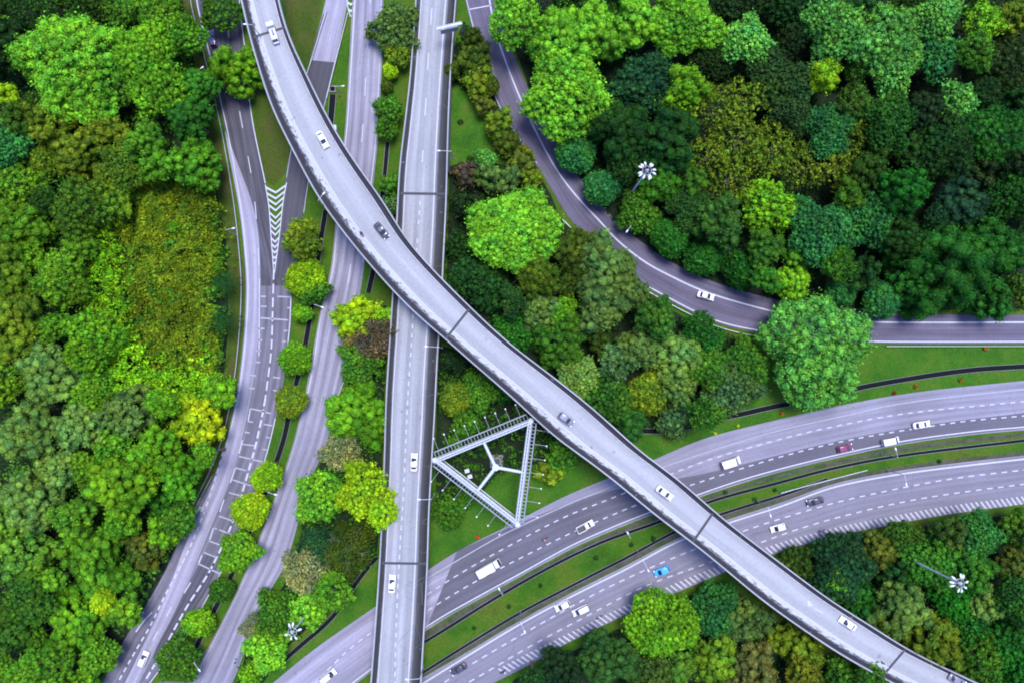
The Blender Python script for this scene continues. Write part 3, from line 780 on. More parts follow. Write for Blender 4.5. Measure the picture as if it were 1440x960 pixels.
def put(root, a, b, z=0):
    """stand the vehicle with its middle at photo point a, heading for photo point b"""
    zf = z if callable(z) else (lambda u, v: z)
    p = U(*a, zf(*a) + 1.0); q = U(*b, zf(*b) + 1.0)
    root.location = (p.x, p.y, zf(*a) + .025); d = q - p; root.rotation_euler = (0, 0, math.atan2(d.y, d.x)); return root
fEz = lambda u, v: zE(u); fDz = lambda u, v: zD(v)
VE = [('lorry', (384,47), (393,74), fEz, 'white flatbed truck with a boxy tail, topmost vehicle on the curved flyover', 'truck'),
 ('sedan:white', (453,196), (464,216), fEz, 'white car on the curved flyover, next vehicle below the flatbed truck', 'car'),
 ('sedan:black', (536,324), (552,344), fEz, 'black car on the curved flyover where it crosses the straight viaduct', 'car'),
 ('hatch:grey', (796,589), (815,603), fEz, 'dark grey car on the curved flyover, right of the triangular billboard', 'car'),
 ('sedan:white', (935,693), (953,706), fEz, 'white car on the curved flyover above the upper highway', 'car'),
 ('sedan:white', (1193,877), (1172,863), fEz, 'white car on the lower right end of the curved flyover', 'car'),
 ('sedan:grey', (1347,957), (1365,967), fEz, 'dark car cut off by the bottom edge at the end of the flyover', 'car'),
 ('sedan:white', (582,650), (583,620), fDz, 'white car on the straight viaduct beside the yellow-green tree', 'car'),
 ('sedan:white', (551,821), (553,790), fDz, 'white car on the straight viaduct just below the lower joint', 'car'),
 ('sedan:white', (993,416), (1012,421), 0, 'white car alone on the dark curving road', 'car'),
 ('mpv:navy', (298,54), (292,30), 0, 'dark navy people carrier near the top of the left slip road', 'car'),
 ('sedan:white', (1297,597), (1315,594), 0, 'white car in the middle lane of the upper highway, nearest the right edge', 'car'),
 ('van:white', (1253,620), (1272,616), 0, 'short white van beside the lamp post in the inner lane of the upper highway', 'van'),
 ('hatch:red', (1189,630), (1210,625), 0, 'maroon hatchback in the inner lane of the upper highway', 'car'),
 ('van2:white', (1028,650), (1050,643), 0, 'white high-roofed van on the upper highway right of the flyover', 'van'),
 ('pickup', (823,740), (842,730), 0, 'silver pickup with an open rear rack on the upper highway left of the flyover', 'pickup'),
 ('truck', (688,797), (706,787), 0, 'big white box truck on the upper highway below the triangular billboard', 'truck'),
 ('mpv:white', (461,951), (478,938), 0, 'white car on the highway left of the straight viaduct, at the bottom', 'car'),
 ('sedan:black', (1147,705), (1127,710), 0, 'black car in the inner lane of the lower highway right of the flyover', 'car'),
 ('hatch:white', (1095,742), (1075,748), 0, 'white hatchback on the lower highway just right of the flyover', 'car'),
 ('hatch:blue', (931,803), (912,811), 0, 'bright blue hatchback on the lower highway left of the flyover', 'car'),
 ('mpv:white', (817,858), (798,867), 0, 'larger right-hand white car of the pair on the lower highway', 'car'),
 ('hatch:white', (791,852), (772,861), 0, 'smaller left-hand white car of the pair on the lower highway', 'car'),
 ('sedan:black', (645,941), (627,951), 0, 'black car on the lower highway beside the viaduct, at the bottom', 'car'),
 ('hatch:white', (201,927), (210,905), 0, 'white car at the bottom of the left slip road', 'car')]
for kd, a, b, z, lab, cat in VE:
    k, _, col = kd.partition(':')
    if k in ('sedan', 'hatch', 'mpv'): r = make_car(k, col, {'sedan': 4.6, 'hatch': 4.2, 'mpv': 4.7}[k])
    elif k == 'van': r = make_van(col, 4.6, .9, 1.8)
    elif k == 'van2': r = make_van(col, 5.2, 1.05, 2.3, 'van')
    elif k == 'pickup': r = make_pickup()
    elif k == 'truck': r = make_truck()
    else: r = make_lorry(); r.scale = (.8, .88, .9)
    put(r, a, b, z); tag(r, lab, cat, 'vehicles driving on the roads')
for i, (a, b, z, cl, he, lab, plab) in enumerate([
    ((508,328), (518,342), fEz, 'dark', 'black', 'dark motorcycle on the flyover shoulder beside the black car', 'rider in dark clothes on the motorcycle on the flyover'),
    ((766,758), (748,768), 0, 'red', 'white', 'motorcycle on the upper highway between the silver pickup and box truck', 'rider in reddish clothes and white helmet on the upper highway'),
    ((843,868), (825,877), 0, 'pale', 'black', 'motorcycle at the hatched edge right of the two white cars', 'rider in pale clothes beside the hatched edge of the lower highway'),
    ((1157,746), (1139,751), 0, 'grey', 'grey', 'motorcycle near the hatched edge right of the white hatchback', 'rider in grey on the motorcycle right of the flyover'),
    ((707,945), (690,955), 0, 'dark', 'grey', 'dark motorcycle at the bottom of the lower highway hatching', 'rider in dark clothes at the bottom of the lower highway')]):
    m = put(make_bike(('black', 'red', 'black', 'grey', 'navy')[i]), a, b, z); tag(m, lab, 'motorcycle', 'motorcycles on the roads')
    p = make_rider(cl, he); p.location = m.location; p.rotation_euler = m.rotation_euler; tag(p, plab, 'person', 'motorcycle riders')

# ------------------------------------------------------------------ three-sided billboard
zt = 11.6
cor = [U(611, 647, zt), U(747, 591, zt), U(728, 738, zt)]; hub = U(697, 657, zt)
org = Vector((hub.x, hub.y, 0)); bb = tag(empty('billboard', org), 'three-sided steel billboard on a single column with spotlight arms all round', 'billboard')
MS = M['white_steel']; PANEL = plain('plain_billboard_sheet', (.2,.22,.24), .6)
b = MB(org); b.tube((hub.x, hub.y, -.1), (hub.x, hub.y, zt - 1), .75, .6, 20); b.build('column', M['steel'], bb, True)
b = MB(org); b.tube((hub.x, hub.y, zt-1), (hub.x, hub.y, zt-.2), .85, .85, 16); b.tube((hub.x, hub.y, zt-.2), (hub.x, hub.y, zt+.1), .45, .45, 12); b.build('column_head', MS, bb)
b = MB(org); b.box((hub.x, hub.y, .3), (3.4, 3.4, .8)); b.build('footing', M['concrete'], bb)
for i in range(3):
    a, c = cor[i], cor[(i+1) % 3]; d = (c - a).normalized(); nrm = Vector((d.y, -d.x, 0))
    mid = (a + c) / 2
    if nrm.dot(mid - hub) < 0: nrm = -nrm
    L = (c - a).length; wide = 1.5 if i == 0 else 1.0
    A, Bq = a + d * .6, c - d * .6
    t = MB(org)   # inner girder pair, battened
    for w in (-.28, .28):
        for zz in (0, -1.2, -4.6): t.tube(A + nrm * (w - .3) + Vector((0,0,zz)), Bq + nrm * (w - .3) + Vector((0,0,zz)), .17, .17, 8)
    k = int(L / 1.8)
    for j in range(k + 1):
        p = A.lerp(Bq, j / k); t.tube(p + nrm * -.58, p + nrm * -.02, .09, .09, 6)
        t.tube(p + nrm * -.3, p + nrm * -.3 + Vector((0,0,-4.6)), .1, .1, 6)
        if j < k:
            q = A.lerp(Bq, (j + 1) / k); t.tube(p + nrm * -.58 + Vector((0,0,-.1)), q + nrm * -.02 + Vector((0,0,-.1)), .05, .05, 6)
    t.build('girder', MS, bb)
    s = MB(org); s.box((0,0,0), (1,1,1), M=Matrix.Translation((A + Bq) / 2 + nrm * .15 + Vector((0,0,-2.5))) @ Matrix.Rotation(math.atan2(d.y, d.x), 4, 'Z') @ Matrix.Diagonal((L - 1.2, .14, 5, 1)))
    s.build('display_panel', PANEL, bb)
    wk = MB(org)  # catwalk outside the sheet: two rails and rungs over open grating
    for w in (.35, .35 + wide): wk.tube(A + nrm * w + Vector((0,0,-.6)), Bq + nrm * w + Vector((0,0,-.6)), .16, .16, 8)
    for j in range(2 * k + 1):
        p = A.lerp(Bq, j / (2*k)) + Vector((0,0,-.6)); wk.tube(p + nrm * .35, p + nrm * (.35 + wide), .06, .06, 6)
    wk.build('catwalk', M['steel'], bb)
    nl = 9 if i == 0 else (7 if i == 1 else 7)
    for j in range(nl):
        p = A.lerp(Bq, (j + .45) / nl) + nrm * (.35 + wide) + Vector((0,0,-.6)); ln = 3.3
        e = p + nrm * ln + Vector((0,0,.5))
        ar = MB(org); ar.tube(p, e, .05, .04, 6); arm = ar.build('light_arm', M['steel'], bb)
        hd = MB(org); hd.ell(e, (.19, .19, .1)); hd.ell(e - nrm * .14, (.14, .14, .08)); hd.build('spotlight', M['lamp_glass'], arm, True)
    st = MB(org); m2 = mid + (hub - mid).normalized() * .6
    foot = mid - nrm * .55; foot.z = zt - .5
    st.tube((hub.x, hub.y, zt - .6), foot, .45, .38, 12); st.build('support_arm', MS, bb, True)
for p in cor:
    b = MB(org); b.ell(p + Vector((0,0,-.2)), (.75, .75, .4)); b.tube(p + Vector((0,0,-5)), p, .28, .28, 10); b.build('corner_post', MS, bb, True)
b = MB(org)
for u, v in ((657,661),(661,669)):
    q = U(u, v, 1.0)
    cb = MB((q.x, q.y, 0)); cb.box((q.x, q.y, .9), (1.1, .9, 1.8), .3); cb.box((q.x, q.y, 1.84), (1.2, 1.0, .08), .3)
    o = empty('electrical_cabinet', (q.x, q.y, -.1)); cb2 = cb.build('housing', MS, o)
    db = MB((q.x, q.y, 0)); db.box((q.x + .28, q.y - .44, .9), (.8, .06, 1.5), .3); db.build('door', M['steel'], o)
    tag(o, 'upper white cabinet in the shade inside the triangular billboard' if v < 665 else 'lower white cabinet in the shade inside the triangular billboard', 'cabinet', 'white cabinets under the billboard')

# ------------------------------------------------------------------ floodlight masts
def mast(u, v, z, lab, k, squeeze):
    p = U(u, v, z); root = tag(empty('floodlight_mast', (p.x, p.y, -.1)), lab, 'light mast', 'tall floodlight masts')
    b = MB(); b.tube((0,0,0), (0,0,z), .3, .14, 14); b.build('pole', MS, root, True)
    b = MB()
    for j in range(24):
        a0, a1 = 2*math.pi*j/24, 2*math.pi*(j+1)/24
        b.tube((1.05*math.cos(a0), 1.05*math.sin(a0), z), (1.05*math.cos(a1), 1.05*math.sin(a1), z), .07, .07, 6)
    for j in range(6):
        a0 = 2*math.pi*j/6; b.tube((0,0,z+.1), (1.05*math.cos(a0), 1.05*math.sin(a0), z), .05, .05, 6)
    b.build('ring_frame', M['steel'], root)
    b = MB(); tri = [Vector((.62*math.cos(a), .62*math.sin(a), 0)) for a in (.6, 2.7, 4.8)]
    b.loft([[t + Vector((0,0,z+.15)) for t in tri], [t*.3 + Vector((0,0,z+.7)) for t in tri]]); b.build('mast_cap', MS, root)
    for j in range(k):
        a0 = 2*math.pi*(j + .25 + .3*math.sin(j*2.3))/k; r0 = 1.75 + .2*math.sin(j*3.1)
        q = Vector((math.cos(a0), math.sin(a0), 0)); Mx = Matrix.Rotation(a0, 3, 'Z') @ Matrix.Rotation(.45, 3, 'Y')
        b = MB(); b.ell(q*r0 + Vector((0,0,z-.1)), (.55, .27, .17), Mx); b.tube(q*1.05 + Vector((0,0,z)), q*1.35 + Vector((0,0,z)), .06, .06, 6)
        b.build('floodlight', M['lamp_glass'], root, True)
mast(910, 240, 25, 'tall floodlight mast rising from the upper right wood', 12, 1)
mast(1350, 820, 27, 'tall floodlight mast rising from the lower right wood', 9, 1)
mast(411, 888, 17, 'floodlight mast between small trees and drain at lower left', 6, 1)

# ------------------------------------------------------------------ street lamps
def lamp(hu, hv, du, dv, lab, z0=0, h=8.5, arm=2.6, double=False):
    """head at (hu,hv); the arm comes from direction (du,dv) in the photo"""
    q = U(hu, hv, z0 + h); d = Vector((du, -dv, 0)).normalized(); p = q + d * arm
    root = tag(empty('street_lamp', (p.x, p.y, z0 - .1)), lab, 'street lamp', 'street lamps along the roads')
    b = MB(); b.tube((0,0,0), (0,0,h-.4), .13, .07, 8); b.build('post', M['steel'], root, True)
    b = MB(); b.tube((0,0,h-.45), tuple(-d * arm * .5 + Vector((0,0,h-.12))), .07, .06, 6); b.tube(tuple(-d*arm*.5 + Vector((0,0,h-.12))), tuple(-d*arm + Vector((0,0,h))), .06, .05, 6); b.build('bracket', M['white_steel'], root)
    ang = math.atan2(-d.y, -d.x)
    b = MB(); b.ell(-d*arm + Vector((0,0,h)), (.5, .2, .12), Matrix.Rotation(ang, 3, 'Z')); b.build('lamp_head', M['lamp_glass'], root, True)
    b = MB(); b.box((0,0,.25), (.4,.4,.5)); b.build('base', M['concrete'], root)
    return root
LAMPS = [(284,95,-10,6,'street lamp on the left verge beside the lime-topped roadside tree',0),
 (328,321,-12,2,'street lamp on the left verge above the two palms',0),
 (325,555,-9,-2,'street lamp on the left verge above the bright yellow tree',0),
 (453,432,-12,-4,'street lamp beside the small round tree below the lime tree',0),
 (387,695,-12,-3,'street lamp between two round lime trees in the lower left strip',0),
 (280,942,-9,-10,'street lamp beside the lowest tree of the left strip',0),
 (344,34,9,0,'street lamp on the flyover edge above the roadside tree',12.5),
 (455,272,-8,9,'street lamp on the flyover edge above the middle road',12.5),
 (735,147,8,3,'street lamp beside the dark curving road near the top',0),
 (882,325,6,-8,'street lamp on the outer bend of the curving road',0),
 (599,487,18,1,'street lamp reaching over the viaduct just below the flyover',6.5),
 (589,702,17,0,'street lamp reaching over the viaduct beside the yellow-green tree',6.5),
 (617,212,17,0,'street lamp reaching over the viaduct from the green lawn',5),
 (572,955,17,0,'street lamp reaching over the viaduct at the bottom edge',6.5),
 (702,828,5,9,'street lamp in the median right below the box truck',0),
 (738,888,-6,-13,'street lamp over the lower highway below the box truck',0),
 (912,802,-8,-16,'street lamp over the lower highway left of the blue hatchback',0),
 (1084,725,-3,-12,'street lamp over the lower highway above the white hatchback',0),
 (1275,681,-1,-13,'street lamp over the lower highway in the right part',0),
 (1260,631,4,12,'street lamp in the median beside the short white van',0),
 (883,749,4,8,'street lamp in the median left of the flyover',0)]
for hu, hv, du, dv, lab, z0 in LAMPS: lamp(hu, hv, du, dv, lab, z0, h=8.5 if z0 < 1 else 7.0, arm=math.hypot(du, dv) * .18)

# ------------------------------------------------------------------ cantilever sign, cabinet, sump
p0, p1 = U(614, 41, 9.5), U(649, 33, 9.5)
o = tag(empty('overhead_sign', (p1.x, p1.y, 0)), 'pale cantilever sign reaching over the viaduct near the top', 'road sign'); og = (p1.x, p1.y, 0)
b = MB(og); b.tube((p1.x, p1.y, 0), (p1.x, p1.y, 9.4), .28, .2, 12); b.build('post', M['steel'], o, True)
d = (p1 - p0).normalized(); ang = math.atan2(d.y, d.x); mid = (p0 + p1) / 2
b = MB(og); b.box((0,0,0), (1,1,1), M=Matrix.Translation(mid + Vector((0,0,.1))) @ Matrix.Rotation(ang, 4, 'Z') @ Matrix.Diagonal(((p1-p0).length, .85, .16, 1)))
b.tube(p0 + Vector((0,.3,.24)), p1 + Vector((0,.3,.24)), .07, .07, 6); b.tube(p0 + Vector((0,-.3,.24)), p1 + Vector((0,-.3,.24)), .07, .07, 6); b.build('sign_gantry', MS, o)
b = MB(og); b.box((0,0,0), (1,1,1), M=Matrix.Translation(mid + Vector((0,-.55,-1.1))) @ Matrix.Rotation(ang, 4, 'Z') @ Matrix.Diagonal(((p1-p0).length*.7, .1, 2.2, 1))); b.build('sign_board', M['steel'], o)
q = U(470, 180, 1.5); o = tag(empty('electrical_cabinet', (q.x, q.y, -.1)), 'small white roadside cabinet in the grass between the upper slip roads', 'cabinet')
b = MB(); b.box((0,0,.9), (1.0,1.3,1.6)); b.box((0,0,1.74), (1.15,1.45,.1)); b.build('housing', MS, o)
b = MB(); b.box((-.75,0,.12), (.6,1.6,.3)); b.build('plinth', M['concrete'], o)
q = U(468, 126, 0); o = tag(empty('drain_sump', (q.x, q.y, -.1)), 'square concrete drain sump with dark opening between the upper slip roads', 'drain sump')
b = MB()
for x, y, sx, sy in ((-.75,0,.25,1.75),(.75,0,.25,1.75),(0,.75,1.25,.25),(0,-.75,1.25,.25)): b.box((x,y,.2), (sx,sy,.5))
b.build('rim', M['concrete'], o)
b = MB(); b.box((0,0,.06), (1.24,1.24,.08)); b.build('opening', M['drain_shade'], o)  # solid slab, shade of the hole put into its colour
lamp(482, 121, -14, 0, 'street lamp over the square drain sump between the upper slip roads', 0, 6.5, 2.3)

q = U(240, 962, 6); o = tag(empty('road_sign', (q.x, q.y, -.1)), 'flat white sign top cut off by the bottom edge beside the lowest strip tree', 'road sign')
b = MB(); b.box((0,0,6.0), (7.6,.5,.16)); b.box((0,-.3,4.9), (7.6,.12,2.2)); b.build('sign_board', P_['white'], o)
for x in (-3.0, 3.0):
    b = MB(); b.tube((x,0,0), (x,0,5.9), .14, .12, 10); b.build('post', M['steel'], o)
# ------------------------------------------------------------------ trees
def np_mesh(name, V, Fq, mat, smooth=False):
    me = bpy.data.meshes.new(name)
    nv, nf = len(V), len(Fq); k = Fq.shape[1]
    me.vertices.add(nv); me.vertices.foreach_set('co', V.astype(np.float32).ravel())
    me.loops.add(nf * k); me.loops.foreach_set('vertex_index', Fq.astype(np.int32).ravel())
    me.polygons.add(nf); me.polygons.foreach_set('loop_start', np.arange(0, nf*k, k, dtype=np.int32))
    me.polygons.foreach_set('loop_total', np.full(nf, k, dtype=np.int32))
    me.materials.append(mat); me.update(calc_edges=True); me.validate(); return me
def unit(v): return v / np.maximum(1e-9, np.linalg.norm(v, axis=-1, keepdims=True))
def leaves(P, N, size, jit=.7, aspect=.62, droop=0):
    """one pointed leaf-clump face per point, facing roughly along N"""
    n = len(P); N = unit(N + rng.normal(0, jit, (n, 3))); 
    A = unit(np.cross(N, rng.normal(0, 1, (n, 3)))); B = np.cross(N, A)
    s = size * rng.choice([.5, .75, 1.0, 1.3, 1.75], (n, 1), p=[.22, .26, .26, .17, .09]) * rng.uniform(.85, 1.15, (n, 1))
    V = np.stack([P - A*s*.5, P + B*s*aspect*.5 - A*s*.05, P + A*s*.5 + N*s*.12, P - B*s*aspect*.5 - A*s*.05], 1)
    return V.reshape(-1, 3), np.arange(n*4).reshape(n, 4)
def sphere_pts(n, up=-.25):
    z = rng.uniform(up, 1, n); a = rng.uniform(0, 2*np.pi, n); r = np.sqrt(np.maximum(0, 1 - z*z))
    return np.stack([r*np.cos(a), r*np.sin(a), z], 1)
def ico():
    import bmesh
    bm = bmesh.new(); bmesh.ops.create_icosphere(bm, subdivisions=2, radius=1)
    V = np.array([v.co[:] for v in bm.verts]); Fc = np.array([[v.index for v in f.verts] for f in bm.faces]); bm.free(); return V, Fc
IV, IF = ico()
def crown(kind, Rr, seed):
    """returns crown mesh; crown centred on the trunk axis, top near z=0 .. hanging downwards"""
    global rng
    rng = np.random.default_rng(seed)
    th = np.linspace(0, 2*np.pi, 64); ph = rng.uniform(0, 6.28, 6)
    amp = {'dome': .13, 'round': .08, 'lumpy': .26, 'spray': .26, 'plume': .28, 'bare': .22, 'leafy': .2}[kind]
    lob = lambda a: 1 + amp * (np.sin(2*a + ph[0]) * .6 + np.sin(3*a + ph[1]) + .8*np.sin(5*a + ph[2]) + .5*np.sin(8*a + ph[3])) / 1.6
    cfg = {  # clump radius (m), spacing factor, crown thickness, leaf size, leaves per m2, jitter
        'dome':  (max(.9, .1*Rr), .95, .55, .47, 10, .7), 'round': (max(.65, .17*Rr), .72, .95, .42, 11, .65),
        'lumpy': (max(1.15, .185*Rr), 1.06, .85, .42, 13, .42), 'spray': (max(.6, .1*Rr), 1.0, .7, .6, 9, 1.0),
        'plume': (max(.8, .14*Rr), 1.55, .7, .55, 11, .8), 'bare': (max(.7, .12*Rr), .85, .7, .4, 11, 1.2),
        'leafy': (max(.9, .115*Rr), 1.0, .7, .46, 10, .7)}[kind]
    cr, sp, thick, ls, dens, jit = cfg
    C_ = []; tries = 0; need = int(3.2 * (Rr / (cr*sp))**2)
    while len(C_) < need and tries < need * 25:
        tries += 1
        a = rng.uniform(0, 2*np.pi); q = math.sqrt(rng.uniform(0, 1)); rmax = (Rr - cr*.75) * lob(a); r = q * rmax
        zz = -thick*Rr * (1 - math.sqrt(max(0, 1 - .93*q*q))) + rng.normal(0, .42*cr)
        if kind in ('lumpy', 'spray', 'plume'): zz += rng.uniform(-1.1, .6) * cr
        p = np.array([r*math.cos(a), r*math.sin(a), zz]); k = rng.uniform(.72, 1.22)
        ok = all((p[0]-c[0])**2 + (p[1]-c[1])**2 + .35*(p[2]-c[2])**2 > (sp*cr*(k + kk)/2*1.15)**2 for c, kk in C_)
        if ok: C_.append((p, k))
    # skirt of clumps under the rim
    m = int(2*np.pi*Rr / (cr*1.5))
    for j in range(0 if kind == 'plume' else m):
        a = 2*np.pi*j/m + rng.uniform(-.1, .1); r = (Rr - cr*1.1) * lob(a) * rng.uniform(.85, 1)
        C_.append((np.array([r*math.cos(a), r*math.sin(a), -thick*Rr*rng.uniform(.85, 1.05)]), rng.uniform(.8, 1.1)))
    Vs, Fs, off = [], [], 0; Vc, Fc, offc = [], [], 0
    for p, k in C_:
        rc = cr * k; sq = np.array([1, 1, .8])
        if kind == 'plume':
            a = math.atan2(p[1], p[0]) + rng.normal(0, .5); el = 2.0
        n = max(10, int(dens * 3.4 * rc*rc / (ls/.6)**1.3)); S = sphere_pts(n, -.35)
        rad = rc * rng.uniform(.78, 1.06, (n, 1)) * (1 + .16*np.sin(S[:, :1]*5 + ph[4]) * np.sin(S[:, 1:2]*5 + ph[5]))
        D = S * rad * sq
        if kind == 'plume':
            ca, sa = math.cos(a), math.sin(a); x = D[:, 0]*el; y = D[:, 1]*.75
            D = np.stack([x*ca - y*sa, x*sa + y*ca, D[:, 2] - .12*np.abs(x)], 1)
        V, Fq = leaves(p + D, S, ls, jit); Vs.append(V); Fs.append(Fq + off); off += len(V)
        if kind != 'bare':
            cv = IV * rc * (.8 if kind == 'lumpy' else .64) * sq * (1 + .1*np.sin(IV[:, :1]*7 + k*9))
            if kind == 'plume': cv = cv * .7
            Vc.append(cv + p - np.array([0, 0, .12*rc])); Fc.append(IF + offc); offc += len(IV)
    # loose outer leaves break up the outline
    nb = int(2.0 * Rr * 14 * (2.2 if kind in ('spray', 'bare') else .3 if kind == 'plume' else 1))
    a = rng.uniform(0, 2*np.pi, nb); r = Rr * lob(a) * rng.uniform(.86, 1.05, nb)
    P = np.stack([r*np.cos(a), r*np.sin(a), -thick*Rr*rng.uniform(.35, .85, nb)], 1)
    V, Fq = leaves(P, np.tile([0, 0, 1.], (nb, 1)), ls, .8); Vs.append(V); Fs.append(Fq + off); off += len(V)
    V = np.concatenate(Vs); Fq = np.concatenate(Fs)
    if Vc:
        V2 = np.concatenate(Vc); F2 = np.concatenate(Fc)
        F2q = np.concatenate([F2, F2[:, 2:3]], 1)   # triangles handled below
        # write leaves (quads) and cores (tris) together
        me = bpy.data.meshes.new('crown'); nv = len(V) + len(V2)
        me.vertices.add(nv); me.vertices.foreach_set('co', np.concatenate([V, V2]).astype(np.float32).ravel())
        li = np.concatenate([Fq.ravel(), (F2 + len(V)).ravel()]).astype(np.int32)
        me.loops.add(len(li)); me.loops.foreach_set('vertex_index', li)
        tot = np.concatenate([np.full(len(Fq), 4), np.full(len(F2), 3)]).astype(np.int32)
        me.polygons.add(len(tot)); me.polygons.foreach_set('loop_start', (np.cumsum(tot) - tot).astype(np.int32)); me.polygons.foreach_set('loop_total', tot)
        me.materials.append(LEAF); me.update(calc_edges=True)
    else: me = np_mesh('crown', V, Fq, LEAF)
    return me
def trunk_mesh(Rr, hgt, seed, mat, limbs=7, top=0):
    """local origin on the ground; hgt = height at which the crown's top lies"""
    rr = random.Random(seed); b = MB(); r0 = .035*hgt*.5 + .02*Rr + .08
    fork = hgt * .5; pts = [Vector((0,0,0))]
    for k in range(1, 5): pts.append(Vector((rr.uniform(-.15,.15)*k*.4, rr.uniform(-.15,.15)*k*.4, fork*k/4)))
    for k in range(4): b.tube(pts[k], pts[k+1], r0*(1.25 - .16*k), r0*(1.25 - .16*(k+1)), 8, False)
    for k in range(limbs):
        a = 2*math.pi*k/limbs + rr.uniform(-.3,.3); q = rr.uniform(.45,.8)*Rr
        m1 = pts[4] + Vector((math.cos(a)*q*.5, math.sin(a)*q*.5, (hgt-fork)*.38)); m2 = pts[4] + Vector((math.cos(a)*q, math.sin(a)*q, (hgt - fork)*.62))
        w_ = .5 if top else 1; b.tube(pts[4], m1, r0*.5*w_, r0*.3*w_, 6, False); b.tube(m1, m2, r0*.3*w_, r0*.1*w_, 5, False)
        if top:
            for t in range(5):
                e = m2 + Vector((rr.uniform(-1,1)*Rr*.3, rr.uniform(-1,1)*Rr*.3, rr.uniform(.1,1)*(hgt-fork)*.4)); b.tube(m2.lerp(m1, rr.random()*.6), e, r0*.07, r0*.02, 4, False)
    me = bpy.data.meshes.new('trunk'); me.from_pydata(b.v, [], b.f); me.materials.append(mat); me.update(); return me
SIZES = {'dome': [5, 8, 12], 'round': [3.2, 5], 'lumpy': [3.5, 5.5, 8.5, 14], 'spray': [4, 6.5, 9], 'plume': [4.5, 7], 'bare': [5, 8], 'leafy': [4, 6.5, 10, 14]}
PROTO = {}
def proto(kind, Rw, k):
    s = min(SIZES[kind], key=lambda q: abs(math.log(q / Rw))); key = (kind, s, k)
    if key not in PROTO: PROTO[key] = crown(kind, s, hash((len(kind)*31 + ord(kind[0])*7, int(s*10), k)) % 99991)
    return PROTO[key], s
TR = {}
def add_tree(u, v, rpx, kind, col, h, rot=None, var=.0, name='tree'):
    rgb = PAL[col] if isinstance(col, str) else col
    rr = random.Random(int(u*131 + v*17))
    sc = (H - h*.8) / F     # metres per photo pixel at crown height
    Rw = rpx * sc; me, s = proto(kind, Rw, rr.randrange(3)); k = Rw / s
    h = max(h, .9*Rw + 1.5)
    p = U(u, v, h - .25*Rw)
    root = empty(name, (p.x, p.y, -.1), rr.uniform(0, 6.28))
    bare = kind == 'bare'
    tk = (bare, round(Rw / h, 1))
    if tk not in TR: TR[tk] = trunk_mesh(tk[1] * 10, 10, 5 + int(tk[1]*10), M['barkpale'] if bare else M['bark'], 9 if bare else 6, top=bare)
    t = bpy.data.objects.new('trunk', TR[tk]); C.objects.link(t); t.parent = root; q = (h - (.02 if bare else .35) * Rw * .7) / 10; t.scale = (q, q, q)
    c = bpy.data.objects.new('crown', me); C.objects.link(c); c.parent = root; c.location = (0, 0, h - .1*Rw)
    c.scale = (k * rr.uniform(.86, 1.0) * 1.06, k * rr.uniform(1.0, 1.14), k * rr.uniform(.9, 1.15))
    base = lin(rgb); base = (base[0]*.95, base[1]*.96, base[2]*.9); f = KL * (1 + rr.uniform(-var, var))
    c.color = (base[0]*f*(1 + rr.uniform(-var, var)), base[1]*f, base[2]*f*(1 + rr.uniform(-var, var)), 1)
    return root
KL = .82
PAL = {'bright': (96,158,34), 'bright2': (82,136,22), 'fresh': (82,146,54), 'lime': (118,160,18), 'limegreen': (88,140,22), 'yellow': (142,166,18), 'mid': (58,104,24),
       'deep': (34,90,24), 'dark': (28,58,19), 'teal': (44,106,46), 'darkteal': (30,70,36), 'olive': (88,112,22), 'sage': (92,128,52), 'sageolive': (74,104,44),
       'greygreen': (66,100,50), 'brown': (88,78,58), 'pale': (118,128,76), 'darkolive': (58,78,18), 'brownolive': (76,90,26), 'wmid': (74,122,22), 'limeyel': (124,160,18), 'creep': (100, 122, 20), 'limesheet': (112, 165, 20)}
